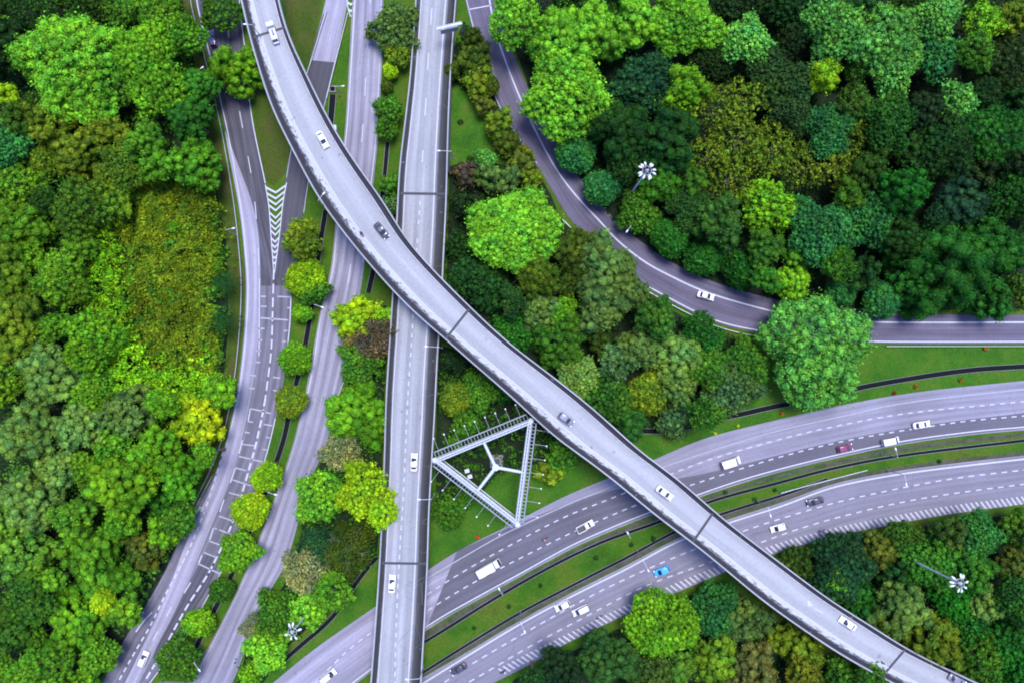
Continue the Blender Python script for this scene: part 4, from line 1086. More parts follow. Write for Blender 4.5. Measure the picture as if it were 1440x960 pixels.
HT = [ # u, v, r, kind, colour, height, label, landmark phrase
(90,84,80,'leafy','bright',18,'giant bright green tree filling the top left corner of the photo','the giant top left tree'),
(196,70,46,'leafy','bright2',16,'bright green spreading tree touching the right of the giant corner tree','the bright tree right of the giant'),
(218,118,42,'leafy','bright2',15,'bright green tree directly below the spreading tree right of the giant',None),
(120,140,30,'leafy','bright',14,'green tree tucked under the lower edge of the giant corner tree',None),
(275,596,33,'lumpy','yellow',11,'single bright yellow tree at the left slip road','the bright yellow tree'),
(262,570,18,'lumpy','yellow',9,'small yellowish tree hugging the upper left side of the bright yellow tree',None),
(60,525,42,'lumpy','sage',14,'large pale sage-green lumpy tree at the left, upper of three','the upper sage tree'),
(28,610,40,'lumpy','sage',14,'large pale sage-green lumpy tree at the left edge, below the upper one','the left-edge sage tree'),
(103,603,32,'lumpy','sage',13,'pale sage-green lumpy tree right of the left-edge one','the inner sage tree'),
(35,705,42,'lumpy','sage',13,'broad pale sage-green tree at the left edge in the lower half','the lower sage tree'),
(75,660,26,'lumpy','sage',12,'smaller sage-green tree joining the pale trees on the left',None),
(170,580,36,'lumpy','sageolive',12,'dull grey-green tree left of the bright yellow tree','the dull tree left of the yellow one'),
(246,735,25,'leafy','mid',9,'dull green tree leaning over the widened left road','the green tree at the road widening'),
(200,775,27,'lumpy','brownolive',9,'brown-topped olive tree near the road widening','the brown-topped tree'),
(226,752,22,'lumpy','limegreen',9,'lime green tree between the brown-topped tree and the road',None),
(140,848,18,'round','limeyel',9,'small round bright yellow-green tree deep in the lower left wood','the small round yellow tree'),
(150,180,24,'lumpy','olive',12,'olive tree with yellow tips below the giant corner tree','the yellow-tipped tree'),
(58,168,32,'lumpy','olive',13,'broad olive tree below left of the giant corner tree','the broad olive tree'),
(8,203,24,'spray','teal',12,'blue-green tree at the left edge below the giant','the blue-green edge tree'),
(4,130,16,'lumpy','limeyel',11,'yellow-green tree cut by the left edge beside the giant',None),
# strip between the left roads
(422,335,27,'leafy','olive',8,'dull olive tree, top of the row beside the merging road','the top tree of the strip row'),
(437,408,22,'leafy','mid',6.5,'mid-green tree pressed against the lower right of the lime round tree',None),
(425,391,28,'round','lime',8,'bright lime round tree, second of the row beside the road','the lime round tree'),
(423,440,14,'round','limegreen',5,'smallest round tree of the row, just below the lime one',None),
(411,504,23,'round','limegreen',7,'round yellow-green tree in the row beside the cross markings',None),
(405,565,22,'round','olive',7,'round olive-green tree halfway down the strip row',None),
(372,672,22,'round','lime',7,'round lime tree beside the box markings, above the brightest one',None),
(348,720,26,'round','limeyel',8,'brightest yellow-green round tree of the lower strip row',None),
(332,778,28,'leafy','limegreen',8,'broad two-lobed round tree below the brightest one in the row',None),
(307,832,18,'round','mid',6,'small green round tree low in the strip row',None),
(274,880,21,'round','limegreen',7,'last small yellow-green round tree before the big one at bottom',None),
(246,930,32,'leafy','mid',9,'large green tree at the bottom end of the strip row','the bottom tree of the strip row'),
(330,94,38,'lumpy','limegreen',10,'lime green lumpy tree overhanging the left road near the top','the tree over the left road'),
(306,8,30,'leafy','mid',9,'dark green tree over the left road, cut by the top edge',None),
# between middle road and viaduct
(553,36,38,'leafy','sageolive',8,'large dull green tree between middle road and viaduct at the top',None),
(557,72,19,'leafy','olive',6,'olive tree below the large dull one between middle road and viaduct',None),
(543,176,16,'leafy','mid',6,'small green tree below the green tree between middle road and viaduct',None),
(543,120,9,'round','darkolive',3.5,'tiny dark bush below the tiny lime tree between the roads',None),
(548,97,11,'round','lime',4.5,'tiny lime tree between middle road and viaduct',None),
(545,152,21,'leafy','mid',7,'green tree between middle road and viaduct above the bend of the flyover',None),
(547,258,15,'lumpy','mid',6,'small green tree beside the viaduct just right of the flyover',None),
(546,288,15,'spray','greygreen',5,'small grey-green tree in the gap where flyover meets viaduct',None),
(498,450,33,'lumpy','limeyel',9,'yellow-green tree wrapping around the brown bare crown','the yellow-green and brown pair'),
(538,445,16,'lumpy','limegreen',7,'small lime tree touching the viaduct above the brown crown',None),
(503,508,30,'leafy','mid',8,'deep green tree below the brown bare crown',None),
(522,475,33,'bare','brown',9.5,'brown nearly leafless crown below the flyover, beside the viaduct','the brown bare crown'),
(500,584,46,'lumpy','bright2',9,'large dense green tree beside the viaduct in mid height','the dense green tree'),
(478,636,30,'bare','pale',7,'pale sparse tree at the middle road below the dense green tree',None),
(448,700,36,'leafy','bright',9,'rich green tree left of the yellow-green viaduct tree',None),
(510,690,38,'leafy','limeyel',12,'bright yellow-green tree overlapping the edge of the viaduct','the yellow-green viaduct tree'),
(535,722,22,'leafy','lime',11,'lower lobe tree of yellow-green leaves touching the viaduct',None),
(486,775,40,'bare','darkolive',6,'dark sparse tree below the yellow-green viaduct tree','the dark sparse tree'),
(455,770,30,'spray','darkteal',6,'dark blue-green tree beside the middle road, left of the sparse one',None),
(428,806,33,'bare','pale',8,'pale khaki tree half bare beside the middle road','the khaki tree'),
(388,868,36,'spray','mid',7,'dark speckled tree left of the lower left floodlight mast','the speckled dark tree'),
(431,859,25,'leafy','bright',8,'fresh green tree just above the lower left floodlight mast',None),
(372,915,30,'leafy','bright',8,'fresh green tree below left of the lower left floodlight mast',None),
(355,885,18,'bare','pale',6,'pale thin tree at the edge of the middle road near the bottom',None),
(350,950,16,'leafy','limegreen',6,'small green tree at the bottom edge beside the middle road',None),
# by the curving road
(725,323,62,'dome','bright',15,'big bright green round tree standing alone right of the viaduct','the big bright round tree'),
(663,52,16,'lumpy','darkolive',7,'dark bush, topmost in the hedge between viaduct and curving road',None),
(668,82,27,'lumpy','darkolive',8,'large dark bush in the hedge between viaduct and curving road','the large hedge bush'),
(635,97,14,'round','darkolive',5,'small dark round bush against the viaduct beside the hedge',None),
(672,112,23,'lumpy','olive',7,'olive-tipped bush below the large hedge bush',None),
(690,118,14,'round','darkolive',6,'small dark bush at the edge of the curving road',None),
(680,145,15,'lumpy','brownolive',6,'small brownish bush at the tip of the green lawn',None),
(701,171,22,'lumpy','olive',7,'round olive bush right of the green lawn',None),
(713,199,18,'lumpy','darkolive',6,'dark olive bush right of the lower lawn',None),
(735,224,21,'lumpy','brownolive',7,'bronze-leaved bush where the lawn ends at the curving road','the bronze bush'),
(682,222,15,'leafy','fresh',5,'small fresh green bush at the lower end of the lawn',None),
(655,243,19,'lumpy','brown',5,'reddish dark bush below the lawn next to the viaduct',None),
(748,250,16,'lumpy','olive',7,'olive bush at the curving road under the bronze bush',None),
(688,248,22,'lumpy','sageolive',7,'grey-olive tree above the big bright round tree',None),
(715,250,20,'lumpy','sageolive',7,'grey-olive tree between the lawn and the big bright round tree',None),
(720,468,30,'leafy','deep',7,'deep green tree hugging the flyover below the big round tree',None),
# centre wood
(852,372,42,'lumpy','sageolive',14,'tall grey-green lumpy tree beside the bend of the curving road','the tall grey-green tree'),
(812,352,32,'lumpy','darkolive',12,'dark olive tree left of the tall grey-green one',None),
(850,430,36,'lumpy','sageolive',13,'grey-green tree directly below the tall one at the bend',None),
(888,410,28,'lumpy','sageolive',12,'grey-green tree touching the curving road guard rail',None),
(760,435,28,'lumpy','sageolive',9,'dull sage tree below right of the big bright round tree',None),
(792,435,20,'leafy','bright2',9,'fresh green top between two dull sage trees',None),
(790,478,40,'lumpy','mid',10,'broad mid-green tree in the middle of the centre wood','the broad centre tree'),
(814,530,28,'leafy','sage',9.5,'pale green tree touching the flyover edge in the centre','the pale flyover-side tree'),
(868,508,26,'leafy','greygreen',9,'blue-grey tree in the centre wood',None),
(914,555,30,'round','olive',8,'yellowish round tree near the flyover in the centre wood','the yellowish round tree'),
(902,488,30,'lumpy','sageolive',10,'sage tree left of the pale plumed tree',None),
(950,500,42,'lumpy','sage',10,'pale plumed tree in the centre wood','the pale plumed tree'),
(955,545,26,'lumpy','sage',9,'pale sage tree below the plumed tree',None),
(990,468,30,'leafy','deep',9,'deep green tree below the curving road','the deep green tree under the bend'),
(1030,545,40,'leafy','greygreen',9,'grey-green fine-leaved tree at the edge of the right lawn','the grey-green edge tree'),
(1050,510,32,'leafy','mid',8,'mid-green tree above the grey-green edge tree',None),
(1000,520,32,'leafy','mid',9,'mid-green tree between plumed tree and grey-green edge tree',None),
(952,590,26,'leafy','greygreen',7,'small grey-green tree above the dark drain',None),
(1160,490,78,'leafy','fresh',16,'huge fresh green tree overhanging the curving road at right','the huge roadside tree'),
(641,560,24,'round','olive',8,'round olive-green tree between viaduct and flyover',None),
(676,550,28,'leafy','mid',8,'mid-green tree above the triangular billboard','the tree above the billboard'),
(655,595,22,'leafy','mid',6,'green tree behind the upper spotlights of the billboard',None),
(710,545,20,'leafy','deep',7,'deep green tree under the flyover edge above the billboard',None),
(640,622,11,'leafy','mid',3.5,'low green tree inside the upper left corner of the billboard',None),
(793,638,26,'leafy','mid',7,'green tree right of the triangular billboard beside the flyover',None),
(775,665,20,'lumpy','olive',4.5,'yellowish low tree right of the triangular billboard',None),
(632,722,22,'leafy','mid',5,'green tree below the left corner of the billboard',None),
(655,702,13,'leafy','mid',3.5,'low green tree under the lower left billboard side',None),
# upper right wood
(725,24,42,'leafy','bright',14,'bright green tree at the top, left end of the upper right wood','the leftmost bright top tree'),
(785,48,40,'lumpy','bright',14,'bright green tree right of the leftmost one at the top',None),
(838,38,42,'lumpy','bright',15,'bright green ragged tree at the top right of the curving road',None),
(895,22,38,'lumpy','bright',14,'bright green ragged tree cut by the top edge, third from right',None),
(968,26,46,'leafy','bright',15,'bright green full tree at the top edge, right end of the bright row','the right end of the bright row'),
(800,125,66,'leafy','bright',16,'big bright green tree beside the curving road in the upper wood','the big bright wood tree'),
(943,62,15,'leafy','bright',11,'small bright green crown alone below the bright row',None),
(1056,54,36,'spray','fresh',13,'fresh green ragged tree right of the bright row','the fresh ragged tree'),
(908,112,44,'leafy','darkteal',12,'dark blue-green tree in the gap right of the big bright one','the dark blue-green tree'),
(968,120,34,'lumpy','limegreen',13,'yellow-green tree right of the dark blue-green one',None),
(1010,150,34,'plume','olive',13,'olive feathery bamboo clump, upper left of the bamboo group',None),
(1055,135,30,'plume','olive',12,'olive feathery bamboo clump at the top of the bamboo group',None),
(1045,190,42,'plume','olive',14,'largest olive bamboo clump in the middle of the bamboo group','the largest bamboo clump'),
(1000,215,32,'plume','olive',12,'olive bamboo clump at the left of the bamboo group',None),
(1090,205,34,'plume','olive',12,'olive bamboo clump at the right of the bamboo group',None),
(1128,230,34,'plume','olive',12,'olive bamboo clump at the lower right of the bamboo group',None),
(1030,250,34,'plume','olive',11,'olive bamboo clump at the bottom of the bamboo group',None),
(1200,190,30,'plume','olive',11,'olive bamboo clump standing apart, right of the group','the lone bamboo clump'),
(1180,235,28,'plume','olive',11,'olive bamboo clump below the lone one',None),
(1165,100,22,'lumpy','lime',12,'lime tree deep in the upper right wood','the lime wood tree'),
(812,210,29,'round','teal',8,'dark round tree beside the curving road, first of the row',None),
(850,260,28,'round','teal',8,'dark round tree beside the curving road, second of the row',None),
(900,295,30,'leafy','mid',8,'green tree beside the curving road, third of the row',None),
(946,331,27,'round','deep',8,'round tree beside the curving road, fourth of the row',None),
(995,356,30,'round','deep',8,'round tree beside the curving road, fifth of the row',None),
(1046,376,28,'round','deep',8,'round tree beside the curving road, sixth of the row','the sixth roadside round tree'),
(1118,398,26,'lumpy','limegreen',9,'yellow-tipped tree above the huge roadside tree',None),
(1186,411,22,'round','teal',8,'small blue-green round tree above the huge roadside tree',None),
(1245,422,26,'round','teal',8,'blue-green round tree right of the huge roadside tree','the blue-green round tree'),
(1160,322,44,'spray','teal',14,'blue-green starry tree in the upper right wood','the starry blue-green tree'),
(1230,310,38,'spray','teal',13,'blue-green starry tree right of the larger starry one',None),
(1170,180,36,'spray','teal',13,'blue-green starry tree beside the lone bamboo clump',None),
(1340,372,66,'lumpy','deep',15,'giant dark green cauliflower tree overhanging the road at right','the giant cauliflower tree'),
(1405,345,46,'lumpy','deep',14,'dark green cauliflower tree right of the giant one',None),
(1290,385,34,'lumpy','deep',11,'dark green cauliflower tree left of the giant one',None),
(1400,415,34,'lumpy','deep',10,'dark green tree over the road at the right edge',None),
(1258,50,50,'leafy','fresh',15,'fresh green tree cut by the top edge in the right half','the fresh top tree'),
(1180,28,46,'spray','fresh',14,'blue-tinged fresh tree at the top edge left of the fresh one',None),
(1320,20,34,'spray','fresh',14,'pale fresh tree cut by the top edge, right of the fresh one',None),
(1265,90,36,'spray','fresh',14,'pale green tree directly below the fresh top tree',None),
(1325,78,28,'spray','teal',13,'blue-green tree below right of the fresh top tree',None),
(1352,138,27,'spray','fresh',13,'pale fresh round tree among dark ones near the right edge','the pale round tree at right'),
(1412,185,46,'leafy','deep',14,'large deep green tree at the right edge in the upper wood','the large right-edge tree'),
(1388,25,28,'leafy','limegreen',13,'lime green tree near the top right corner','the lime corner tree'),
(1430,20,26,'lumpy','olive',12,'olive tree in the top right corner',None),
# lower right woods
(934,881,50,'dome','limegreen',12,'big lime green tree just below the hatched highway edge','the big lime tree'),
(1006,862,36,'leafy','teal',9,'blue-green tree beside the flyover right of the big lime tree',None),
(1050,880,34,'lumpy','sageolive',8,'sage tree under the flyover edge right of the big lime tree','the sage flyover tree'),
(1130,910,36,'lumpy','olive',8,'olive tree below the flyover at the bottom',None),
(1190,955,26,'leafy','mid',8,'green tree at the bottom edge below the flyover',None),
(1232,964,26,'leafy','mid',13,'green tree overlapping the flyover near the bottom edge',None),
(1190,800,46,'leafy','darkteal',10,'broad dark blue-green tree in the corner between highway and flyover','the dark corner tree'),
(1182,818,16,'leafy','bright',9,'small bright green tree at the foot of the dark corner tree',None),
(1275,862,40,'lumpy','sage',12,'pale sage tree right of the flyover end','the pale sage tree'),
(1325,908,38,'lumpy','olive',13,'yellow-olive tree leaning over the end of the flyover','the yellow-olive tree'),
(1250,885,26,'lumpy','olive',9,'olive tree at the flyover side of the pale sage tree',None),
(1240,775,26,'lumpy','brownolive',9,'brown-tinged tree below the lower highway at right','the brown-tinged tree'),
(1395,850,28,'lumpy','sage',11,'sage tree below right of the lower right floodlight mast',None),
(1435,800,26,'lumpy','brownolive',11,'bronze tree at the right edge near the lower right mast',None),
(1385,930,36,'leafy','mid',9,'green tree in the bottom right corner beyond the flyover end','the bottom right tree'),
]
for t in HT:
    cc = PAL[t[4]]
    if t[0] > 740 and (t[1] > 760 or t[0] > 1110 and t[1] < 450) and t[4] != 'limegreen': cc = tuple(c_ * .92 for c_ in cc)
    o = add_tree(t[0], t[1], t[2], t[3], cc, t[5]); bush = 'bush' in t[6]; bam = 'bamboo' in t[6]
    o.name = 'bush' if bush else ('bamboo_clump' if bam else 'tree')
    tag(o, t[6], 'bush' if bush else ('bamboo' if bam else 'tree'), 'hedge bushes' if bush else ('bamboo clumps' if bam else None))

# palms
def palm(u, v, r, h, lab):
    p = U(u, v, h); root = tag(empty('palm_tree', (p.x, p.y, -.1)), lab, 'palm', 'palms beside the left road')
    b = MB(); b.tube((0,0,0), (.1,.1,h*.5), .28, .22, 10, False); b.tube((.1,.1,h*.5), (0,0,h), .22, .2, 10, False); b.build('trunk', M['bark'], root)
    rr = random.Random(int(u)); V = []; Fc = []
    mb = MB()
    for k in range(17):
        a = 2*math.pi*k/17*1.0 + rr.uniform(-.12,.12); L = r*rr.uniform(.8,1.1); up = rr.uniform(.1,.9); prev = None
        pts = []
        for j in range(9):
            t = j/8; pts.append(Vector((math.cos(a)*L*t, math.sin(a)*L*t, h + up*2*t - 2.6*t*t)))
        sd = Vector((-math.sin(a), math.cos(a), 0))
        for j in range(8):
            for s in (1, -1):
                for q in (.0, .5):
                    c0 = pts[j].lerp(pts[j+1], q); c1 = pts[j].lerp(pts[j+1], q + .3); w = .95*(1 - abs(j/8 - .35))
                    tip = c1 + sd*s*w + Vector((math.cos(a), math.sin(a), 0))*.5 + Vector((0,0,-.25))
                    mb.face([c0, c1, tip])
        mb.tube(pts[0], pts[4], .05, .03, 4, False); mb.tube(pts[4], pts[8], .03, .01, 4, False)
    c = mb.build('crown', LEAF, root); b0 = lin((20,58,18)); c.color = (*[x*KL for x in b0], 1)
palm(314, 398, 4.6, 6.5, 'upper of two dark palms at the edge of the left slip road')
palm(312, 452, 4.6, 6.5, 'lower of two dark palms at the edge of the left slip road')

# ------------------------------------------------------------------ the rest of the woods, tree by tree
ZONES = [(20,10,'dark'),(240,15,'mid'),(100,205,'olive'),(15,265,'mid'),(65,300,'dark'),(120,240,'olive'),(230,205,'mid'),(285,250,'bright2'),(40,340,'limegreen'),(90,390,'mid'),(25,420,'olive'),
 (65,460,'mid'),(150,340,'limegreen'),(150,400,'lime'),(150,480,'bright2'),(185,540,'limegreen'),(200,620,'bright2'),(250,660,'bright2'),(140,540,'mid'),(150,650,'mid'),(60,770,'sage'),(120,720,'bright2'),(170,700,'limegreen'),
 (100,760,'mid'),(190,830,'mid'),(110,820,'bright2'),(90,880,'bright2'),(50,940,'mid'),(160,880,'mid'),(110,940,'mid'),(10,850,'dark'),(215,690,'deep'),(40,820,'bright2'),(300,500,'limegreen'),(305,300,'bright2'),(0,70,'dark'),(250,180,'deep'),
 (1100,20,'dark'),(1110,90,'dark'),(1020,100,'dark'),(1080,160,'darkolive'),(960,220,'mid'),(930,180,'dark'),(1110,270,'limegreen'),(1230,140,'mid'),(1130,130,'teal'),(1150,270,'olive'),(1250,210,'dark'),(1320,200,'dark'),
 (1300,260,'deep'),(1350,290,'darkteal'),(1380,90,'mid'),(1400,110,'dark'),(1430,250,'dark'),(1080,300,'limegreen'),(1060,330,'mid'),(980,290,'deep'),(940,270,'mid'),(880,160,'dark'),(870,200,'dark'),(1100,340,'mid'),(1260,360,'dark'),(1440,420,'mid'),(1290,150,'dark'),
 (640,300,'dark'),(650,380,'dark'),(700,430,'dark'),(690,400,'deep'),(760,390,'darkolive'),(740,490,'mid'),(850,560,'mid'),(870,590,'deep'),(830,490,'darkolive'),(920,450,'mid'),
 (780,950,'dark'),(820,920,'darkteal'),(860,920,'darkteal'),(890,940,'olive'),(1000,920,'olive'),(1060,940,'sageolive'),(1100,940,'olive'),(1240,830,'deep'),(1300,770,'mid'),(1300,810,'deep'),(1390,760,'teal'),(1430,740,'mid'),(1400,800,'mid'),(1420,890,'deep'),(1350,760,'mid'),(1350,860,'deep'),(1430,940,'deep'),
 (640,520,'dark'),(730,640,'mid')]
ROADPX = []
def W2P(P, Q): pass
def polypx(Lp, Rp): return [tuple(p) for p in ext(Lp, 60, 60)] + [tuple(p) for p in ext(Rp, 60, 60)][::-1]
RD = {'E': polypx(EL, ER), 'D': polypx(DL, DR)}
Fpx = polypx([(654,0),(663,37),(700,150),(753,232),(797,307),(860,370),(907,403),(973,440),(1057,467),(1150,478),(1440,483)], [(697,0),(722,75),(772,182),(850,295),(924,357),(1035,407),(1160,433),(1440,443)])
Apx = polypx(AL, AR)
Hpx = polypx([(590,957),(733,872),(883,785),(1030,729),(1163,683),(1440,641)], [(713,950),(787,909),(860,873),(1020,804),(1163,757),(1333,723),(1440,708)])
Gpx = polypx([(387,957),(527,853),(643,773),(787,700),(985,617),(1180,570),(1440,535)], [(503,957),(667,844),(800,771),(987,696),(1190,639),(1440,603)])
GROUNDS = [Fpx, Apx, Hpx, Gpx]
placed = [(t[0], t[1], t[2]) for t in HT] + [(312,398,26), (310,452,26)]
CREEP = [(170,262),(215,240),(262,246),(300,262),(315,330),(312,380),(300,420),(312,470),(302,530),(262,560),(225,530),(195,470),(180,400),(165,330)]
LIME = [(118,320),(150,290),(170,300),(172,340),(184,400),(198,470),(228,530),(205,575),(165,530),(140,470),(126,410),(112,360)]
RR = random.Random(11); auto = []
def clear(u, v, r):
    for px, q_ in ((RD['E'], .4), (RD['D'], .95)):
        for k in range(8):
            a = k*math.pi/4
            if inpoly(px, u + r*q_*math.cos(a), v + r*q_*math.sin(a)): return False
    for px in GROUNDS:
        for k in range(12):
            a = k*math.pi/6
            if inpoly(px, u + r*.95*math.cos(a), v + r*.95*math.sin(a)): return False
    return True
for rmin, rmax, tries, gap in ((36, 46, 1500, .76), (28, 36, 4000, .75), (21, 28, 7000, .76), (16, 21, 7000, .84)):
    for _ in range(tries):
        if len(auto) + len(HT) > 298: break
        u, v = RR.uniform(-12, 1452), RR.uniform(-12, 972); r = RR.uniform(rmin, rmax)
        if not any(inpoly(P, u, v) for P in FORESTS): continue
        if any(inpoly(Q_, u + .4*r*math.cos(k*.785), v + .4*r*math.sin(k*.785)) for Q_ in (CREEP, LIME) for k in range(8)): continue
        if u > 160 and u < 310 and 250 < v < 540 and r > 26: continue
        if not clear(u, v, r) or any(inpoly([(585,650),(768,562),(742,772)], u + .8*r*math.cos(k*.785), v + .8*r*math.sin(k*.785)) for k in range(8)): continue
        if any(math.hypot(u-a, v-b) < gap*(r+c) for a, b, c in placed): continue
        placed.append((u, v, r)); auto.append((u, v, r))
LMK = [(t[0], t[1], t[7]) for t in HT if t[7]] + [(314,425,'the two palms'),(910,240,'the upper right mast'),(1350,820,'the lower right mast'),(411,888,'the lower left mast'),(697,657,'the triangular billboard'),(1345,790,'the lower right mast')]
CW = {'bright': 'bright green','bright2': 'grass-green','fresh': 'fresh green','lime': 'lime green','limegreen': 'yellowish green','mid': 'mid-green','deep': 'deep green','dark': 'dark green','teal': 'blue-green',
      'darkteal': 'dark blue-green','olive': 'olive','sage': 'pale sage','sageolive': 'dull sage','darkolive': 'dark olive'}
KW = {'lumpy': 'lumpy', 'leafy': 'leafy', 'spray': 'ragged', 'round': 'round', 'plume': 'feathery'}
usedl = set(t[6] for t in HT)
def direction(du, dv):
    a = math.degrees(math.atan2(-dv, du)) % 360
    return ['right of','above and right of','above','above and left of','left of','below and left of','below','below and right of'][int((a + 22.5) // 45) % 8]
for (u, v, r) in auto:
    near = sorted(ZONES, key=lambda q: (q[0]-u)**2 + (q[1]-v)**2)[:4]; ws = [1 / ((q[0]-u)**2 + (q[1]-v)**2 + 300)**1.4 for q in near]
    zc = lambda q: PAL['wmid'] if (q[2] == 'mid' and q[0] < 320) else PAL[q[2]]
    rgb = tuple(sum(w_ * zc(q)[i] for w_, q in zip(ws, near)) / sum(ws) for i in range(3))
    if u > 620: rgb = tuple(c * RR.choice([.8, .92, 1.04]) for c in rgb)
    z = min(CW, key=lambda n_: sum((a - b)**2 for a, b in zip(PAL[n_], rgb)))
    kind = RR.choices(['lumpy', 'leafy', 'spray', 'round'], [5, 4, 2 if z in ('dark', 'teal', 'darkteal', 'deep') else .6, 1 if r < 24 else 0])[0]
    edge = min((math.hypot(u-p[0], v-p[1]) for p in wv) for wv in [[q for q in RD['E']] + [q for q in RD['D']]]) if False else None
    nearE = any(inpoly(RD['E'], u + r*1.3*math.cos(k*.785), v + r*1.3*math.sin(k*.785)) for k in range(8))
    nearD = any(inpoly(RD['D'], u + r*1.3*math.cos(k*.785), v + r*1.3*math.sin(k*.785)) for k in range(8))
    h = RR.uniform(5.5, 13) + r*.1
    if nearE: h = min(h, 8.2 if u < 1050 else 6.2)
    if nearD: h = min(h, 5.0)
    o = add_tree(u, v, r, kind, rgb, h, var=.12)
    size = 'small' if r < 21 else ('mid-sized' if r < 28 else ('large' if r < 35 else 'very large'))
    lab = None
    for rank, (a, b, nm) in enumerate(sorted(LMK, key=lambda q: (q[0]-u)**2 + (q[1]-v)**2)[:9]):
        d = math.hypot(u-a, v-b); how = 'close ' if d < r + 55 else ('some way ' if d > 130 else '')
        L_ = f'{size} {CW[z]} {KW[kind]} tree {how}{direction(u-a, v-b)} {nm}'
        if L_ not in usedl and len(L_.split()) <= 16: lab = L_; break
    if not lab: lab = f'{size} {CW[z]} {KW[kind]} tree at {int(u/14.4)} percent across and {int(v/9.6)} percent down'
    usedl.add(lab); tag(o, lab, 'tree', 'woodland trees'); o.name = 'tree'
print('TREES', len(HT), len(auto), [l for l in usedl if 'percent' in l])

# ------------------------------------------------------------------ undergrowth and creepers (nobody could count these)
def scatter(name, polys, n, ls, zr, rc, per, col, lab, cat, avoid=(), relief=0, var=.25, seed=3, jit=.9, soft=0):
    global rng
    rng = np.random.default_rng(seed)
    xs = [p[0] for P in polys for p in P]; ys = [p[1] for P in polys for p in P]
    X = rng.uniform(max(-60, min(xs)), min(1500, max(xs)), n); Y = rng.uniform(max(-50, min(ys)), min(1010, max(ys)), n)
    m = np.zeros(n, bool)
    for P in polys: m |= inpoly_np(P, X, Y)
    for P in avoid: m &= ~inpoly_np(P, X, Y)
    X, Y = X[m], Y[m]; k = len(X)
    if soft: X = X + rng.normal(0, soft, k); Y = Y + rng.normal(0, soft, k)
    base = np.array([U(x, y, 0)[:] for x, y in zip(X, Y)])
    z = rng.uniform(zr[0], zr[1], k)
    if relief: z = zr[0] + (zr[1]-zr[0]) * np.clip(.5 + .5*np.sin(base[:, 0]*.5 + 1.3*np.sin(base[:, 1]*.33)) * np.sin(base[:, 1]*.42 + np.sin(base[:, 0]*.6)), 0, 1) + rng.normal(0, .25, k)
    base[:, 2] = z
    rcs = rng.uniform(rc[0], rc[1], k)
    S = sphere_pts(k*per, -.1); P = np.repeat(base, per, 0) + S * np.repeat(rcs, per)[:, None] * np.array([1, 1, .7])
    V, Fq = leaves(P, S, ls, jit)
    org = np.array(base.mean(0)); org[2] = 0
    me = np_mesh(name, V - org, Fq, LEAF); o = bpy.data.objects.new(name, me); C.objects.link(o); o.location = org
    b = lin(PAL[col]); b = (b[0]*.95, b[1], b[2]); o.color = (*[q*KL for q in b], 1)
    o['kind'] = 'stuff'; tag(o, lab, cat); return o
av = [RD['D'], Fpx, Apx, Hpx, Gpx]
scatter('undergrowth', [NE_POLY, C_POLY, S1_POLY, S2_POLY], 9500, .7, (.0, 1.0), (.6, 1.3), 18, 'dark', 'dark undergrowth between the trees of the right-hand woods', 'undergrowth', av)
scatter('undergrowth', [W_POLY, L_POLY], 6200, .7, (.1, 4.0), (.7, 1.7), 22, 'mid', 'green undergrowth between the trees of the left-hand woods', 'undergrowth', av, seed=4)
scatter('undergrowth', [BUSH_POLY, C2_POLY], 1900, .6, (.1, 2.0), (.5, 1.1), 20, 'mid', 'low undergrowth beside the billboard and along the curving road', 'undergrowth', av, seed=5)
scatter('creeper', [CREEP], 8000, .46, (1.2, 5.4), (.3, .8), 14, 'creep', 'yellow-olive creeper blanket smothering the slope by the left road', 'creepers', (Apx,), relief=1, seed=6, soft=8)
scatter('creeper', [LIME, [(225,520),(300,520),(310,560),(240,570)]], 3000, .6, (3.5, 7), (.6, 1.2), 22, 'limesheet', 'smooth lime green creeper sheet left of the olive creeper', 'creepers', (Apx,), relief=1, seed=8, jit=.6, soft=9)
EDGEW = [(250,-20),(262,60),(282,170),(297,260),(316,350),(322,440),(310,540),(298,600),(280,600),(285,500),(298,430),(292,350),(278,270),(262,200),(240,150),(232,-20)]
scatter('shrubbery', [EDGEW], 1300, .55, (.6, 2.8), (.6, 1.2), 22, 'bright2', 'bright green shrubbery edging the left wood along the road verge', 'shrubbery', (Apx,), seed=9)

CR2 = random.Random(21)
for k in range(9):
    while 1:
        u, v = CR2.uniform(165, 318), CR2.uniform(240, 565)
        if inpoly(CREEP, u, v) and all(math.hypot(u-a, v-b) > 24 for a, b in [(x[0], x[1]) for x in placed[-k:]] if k): break
    placed.append((u, v, 14)); h = CR2.uniform(4.2, 5.2); cl = CR2.choice(['limegreen', 'wmid', 'olive'])
    o = add_tree(u, v, CR2.uniform(8, 12), 'leafy', cl, h, var=.1); o.name = 'shrub'
    size = CR2.choice(['low', 'small']); nm = {'limegreen': 'yellow-green', 'wmid': 'grass-green', 'olive': 'olive'}[cl]
    row = ['topmost','upper','upper middle','middle','lower middle','lower','lowest'][min(6, int((v - 240) / 47))]; side = 'left side' if u < 225 else ('centre' if u < 265 else 'right side')
    lab = f'{nm} shrub poking through the {row} part of the olive creeper, {side}'
    for w_ in ('small', 'neighbouring', 'low'):
        if lab in usedl: lab = w_ + ' ' + f'{nm} shrub poking through the {row} part of the olive creeper, {side}'
    usedl.add(lab); tag(o, lab, 'shrub', 'shrubs in the creeper')

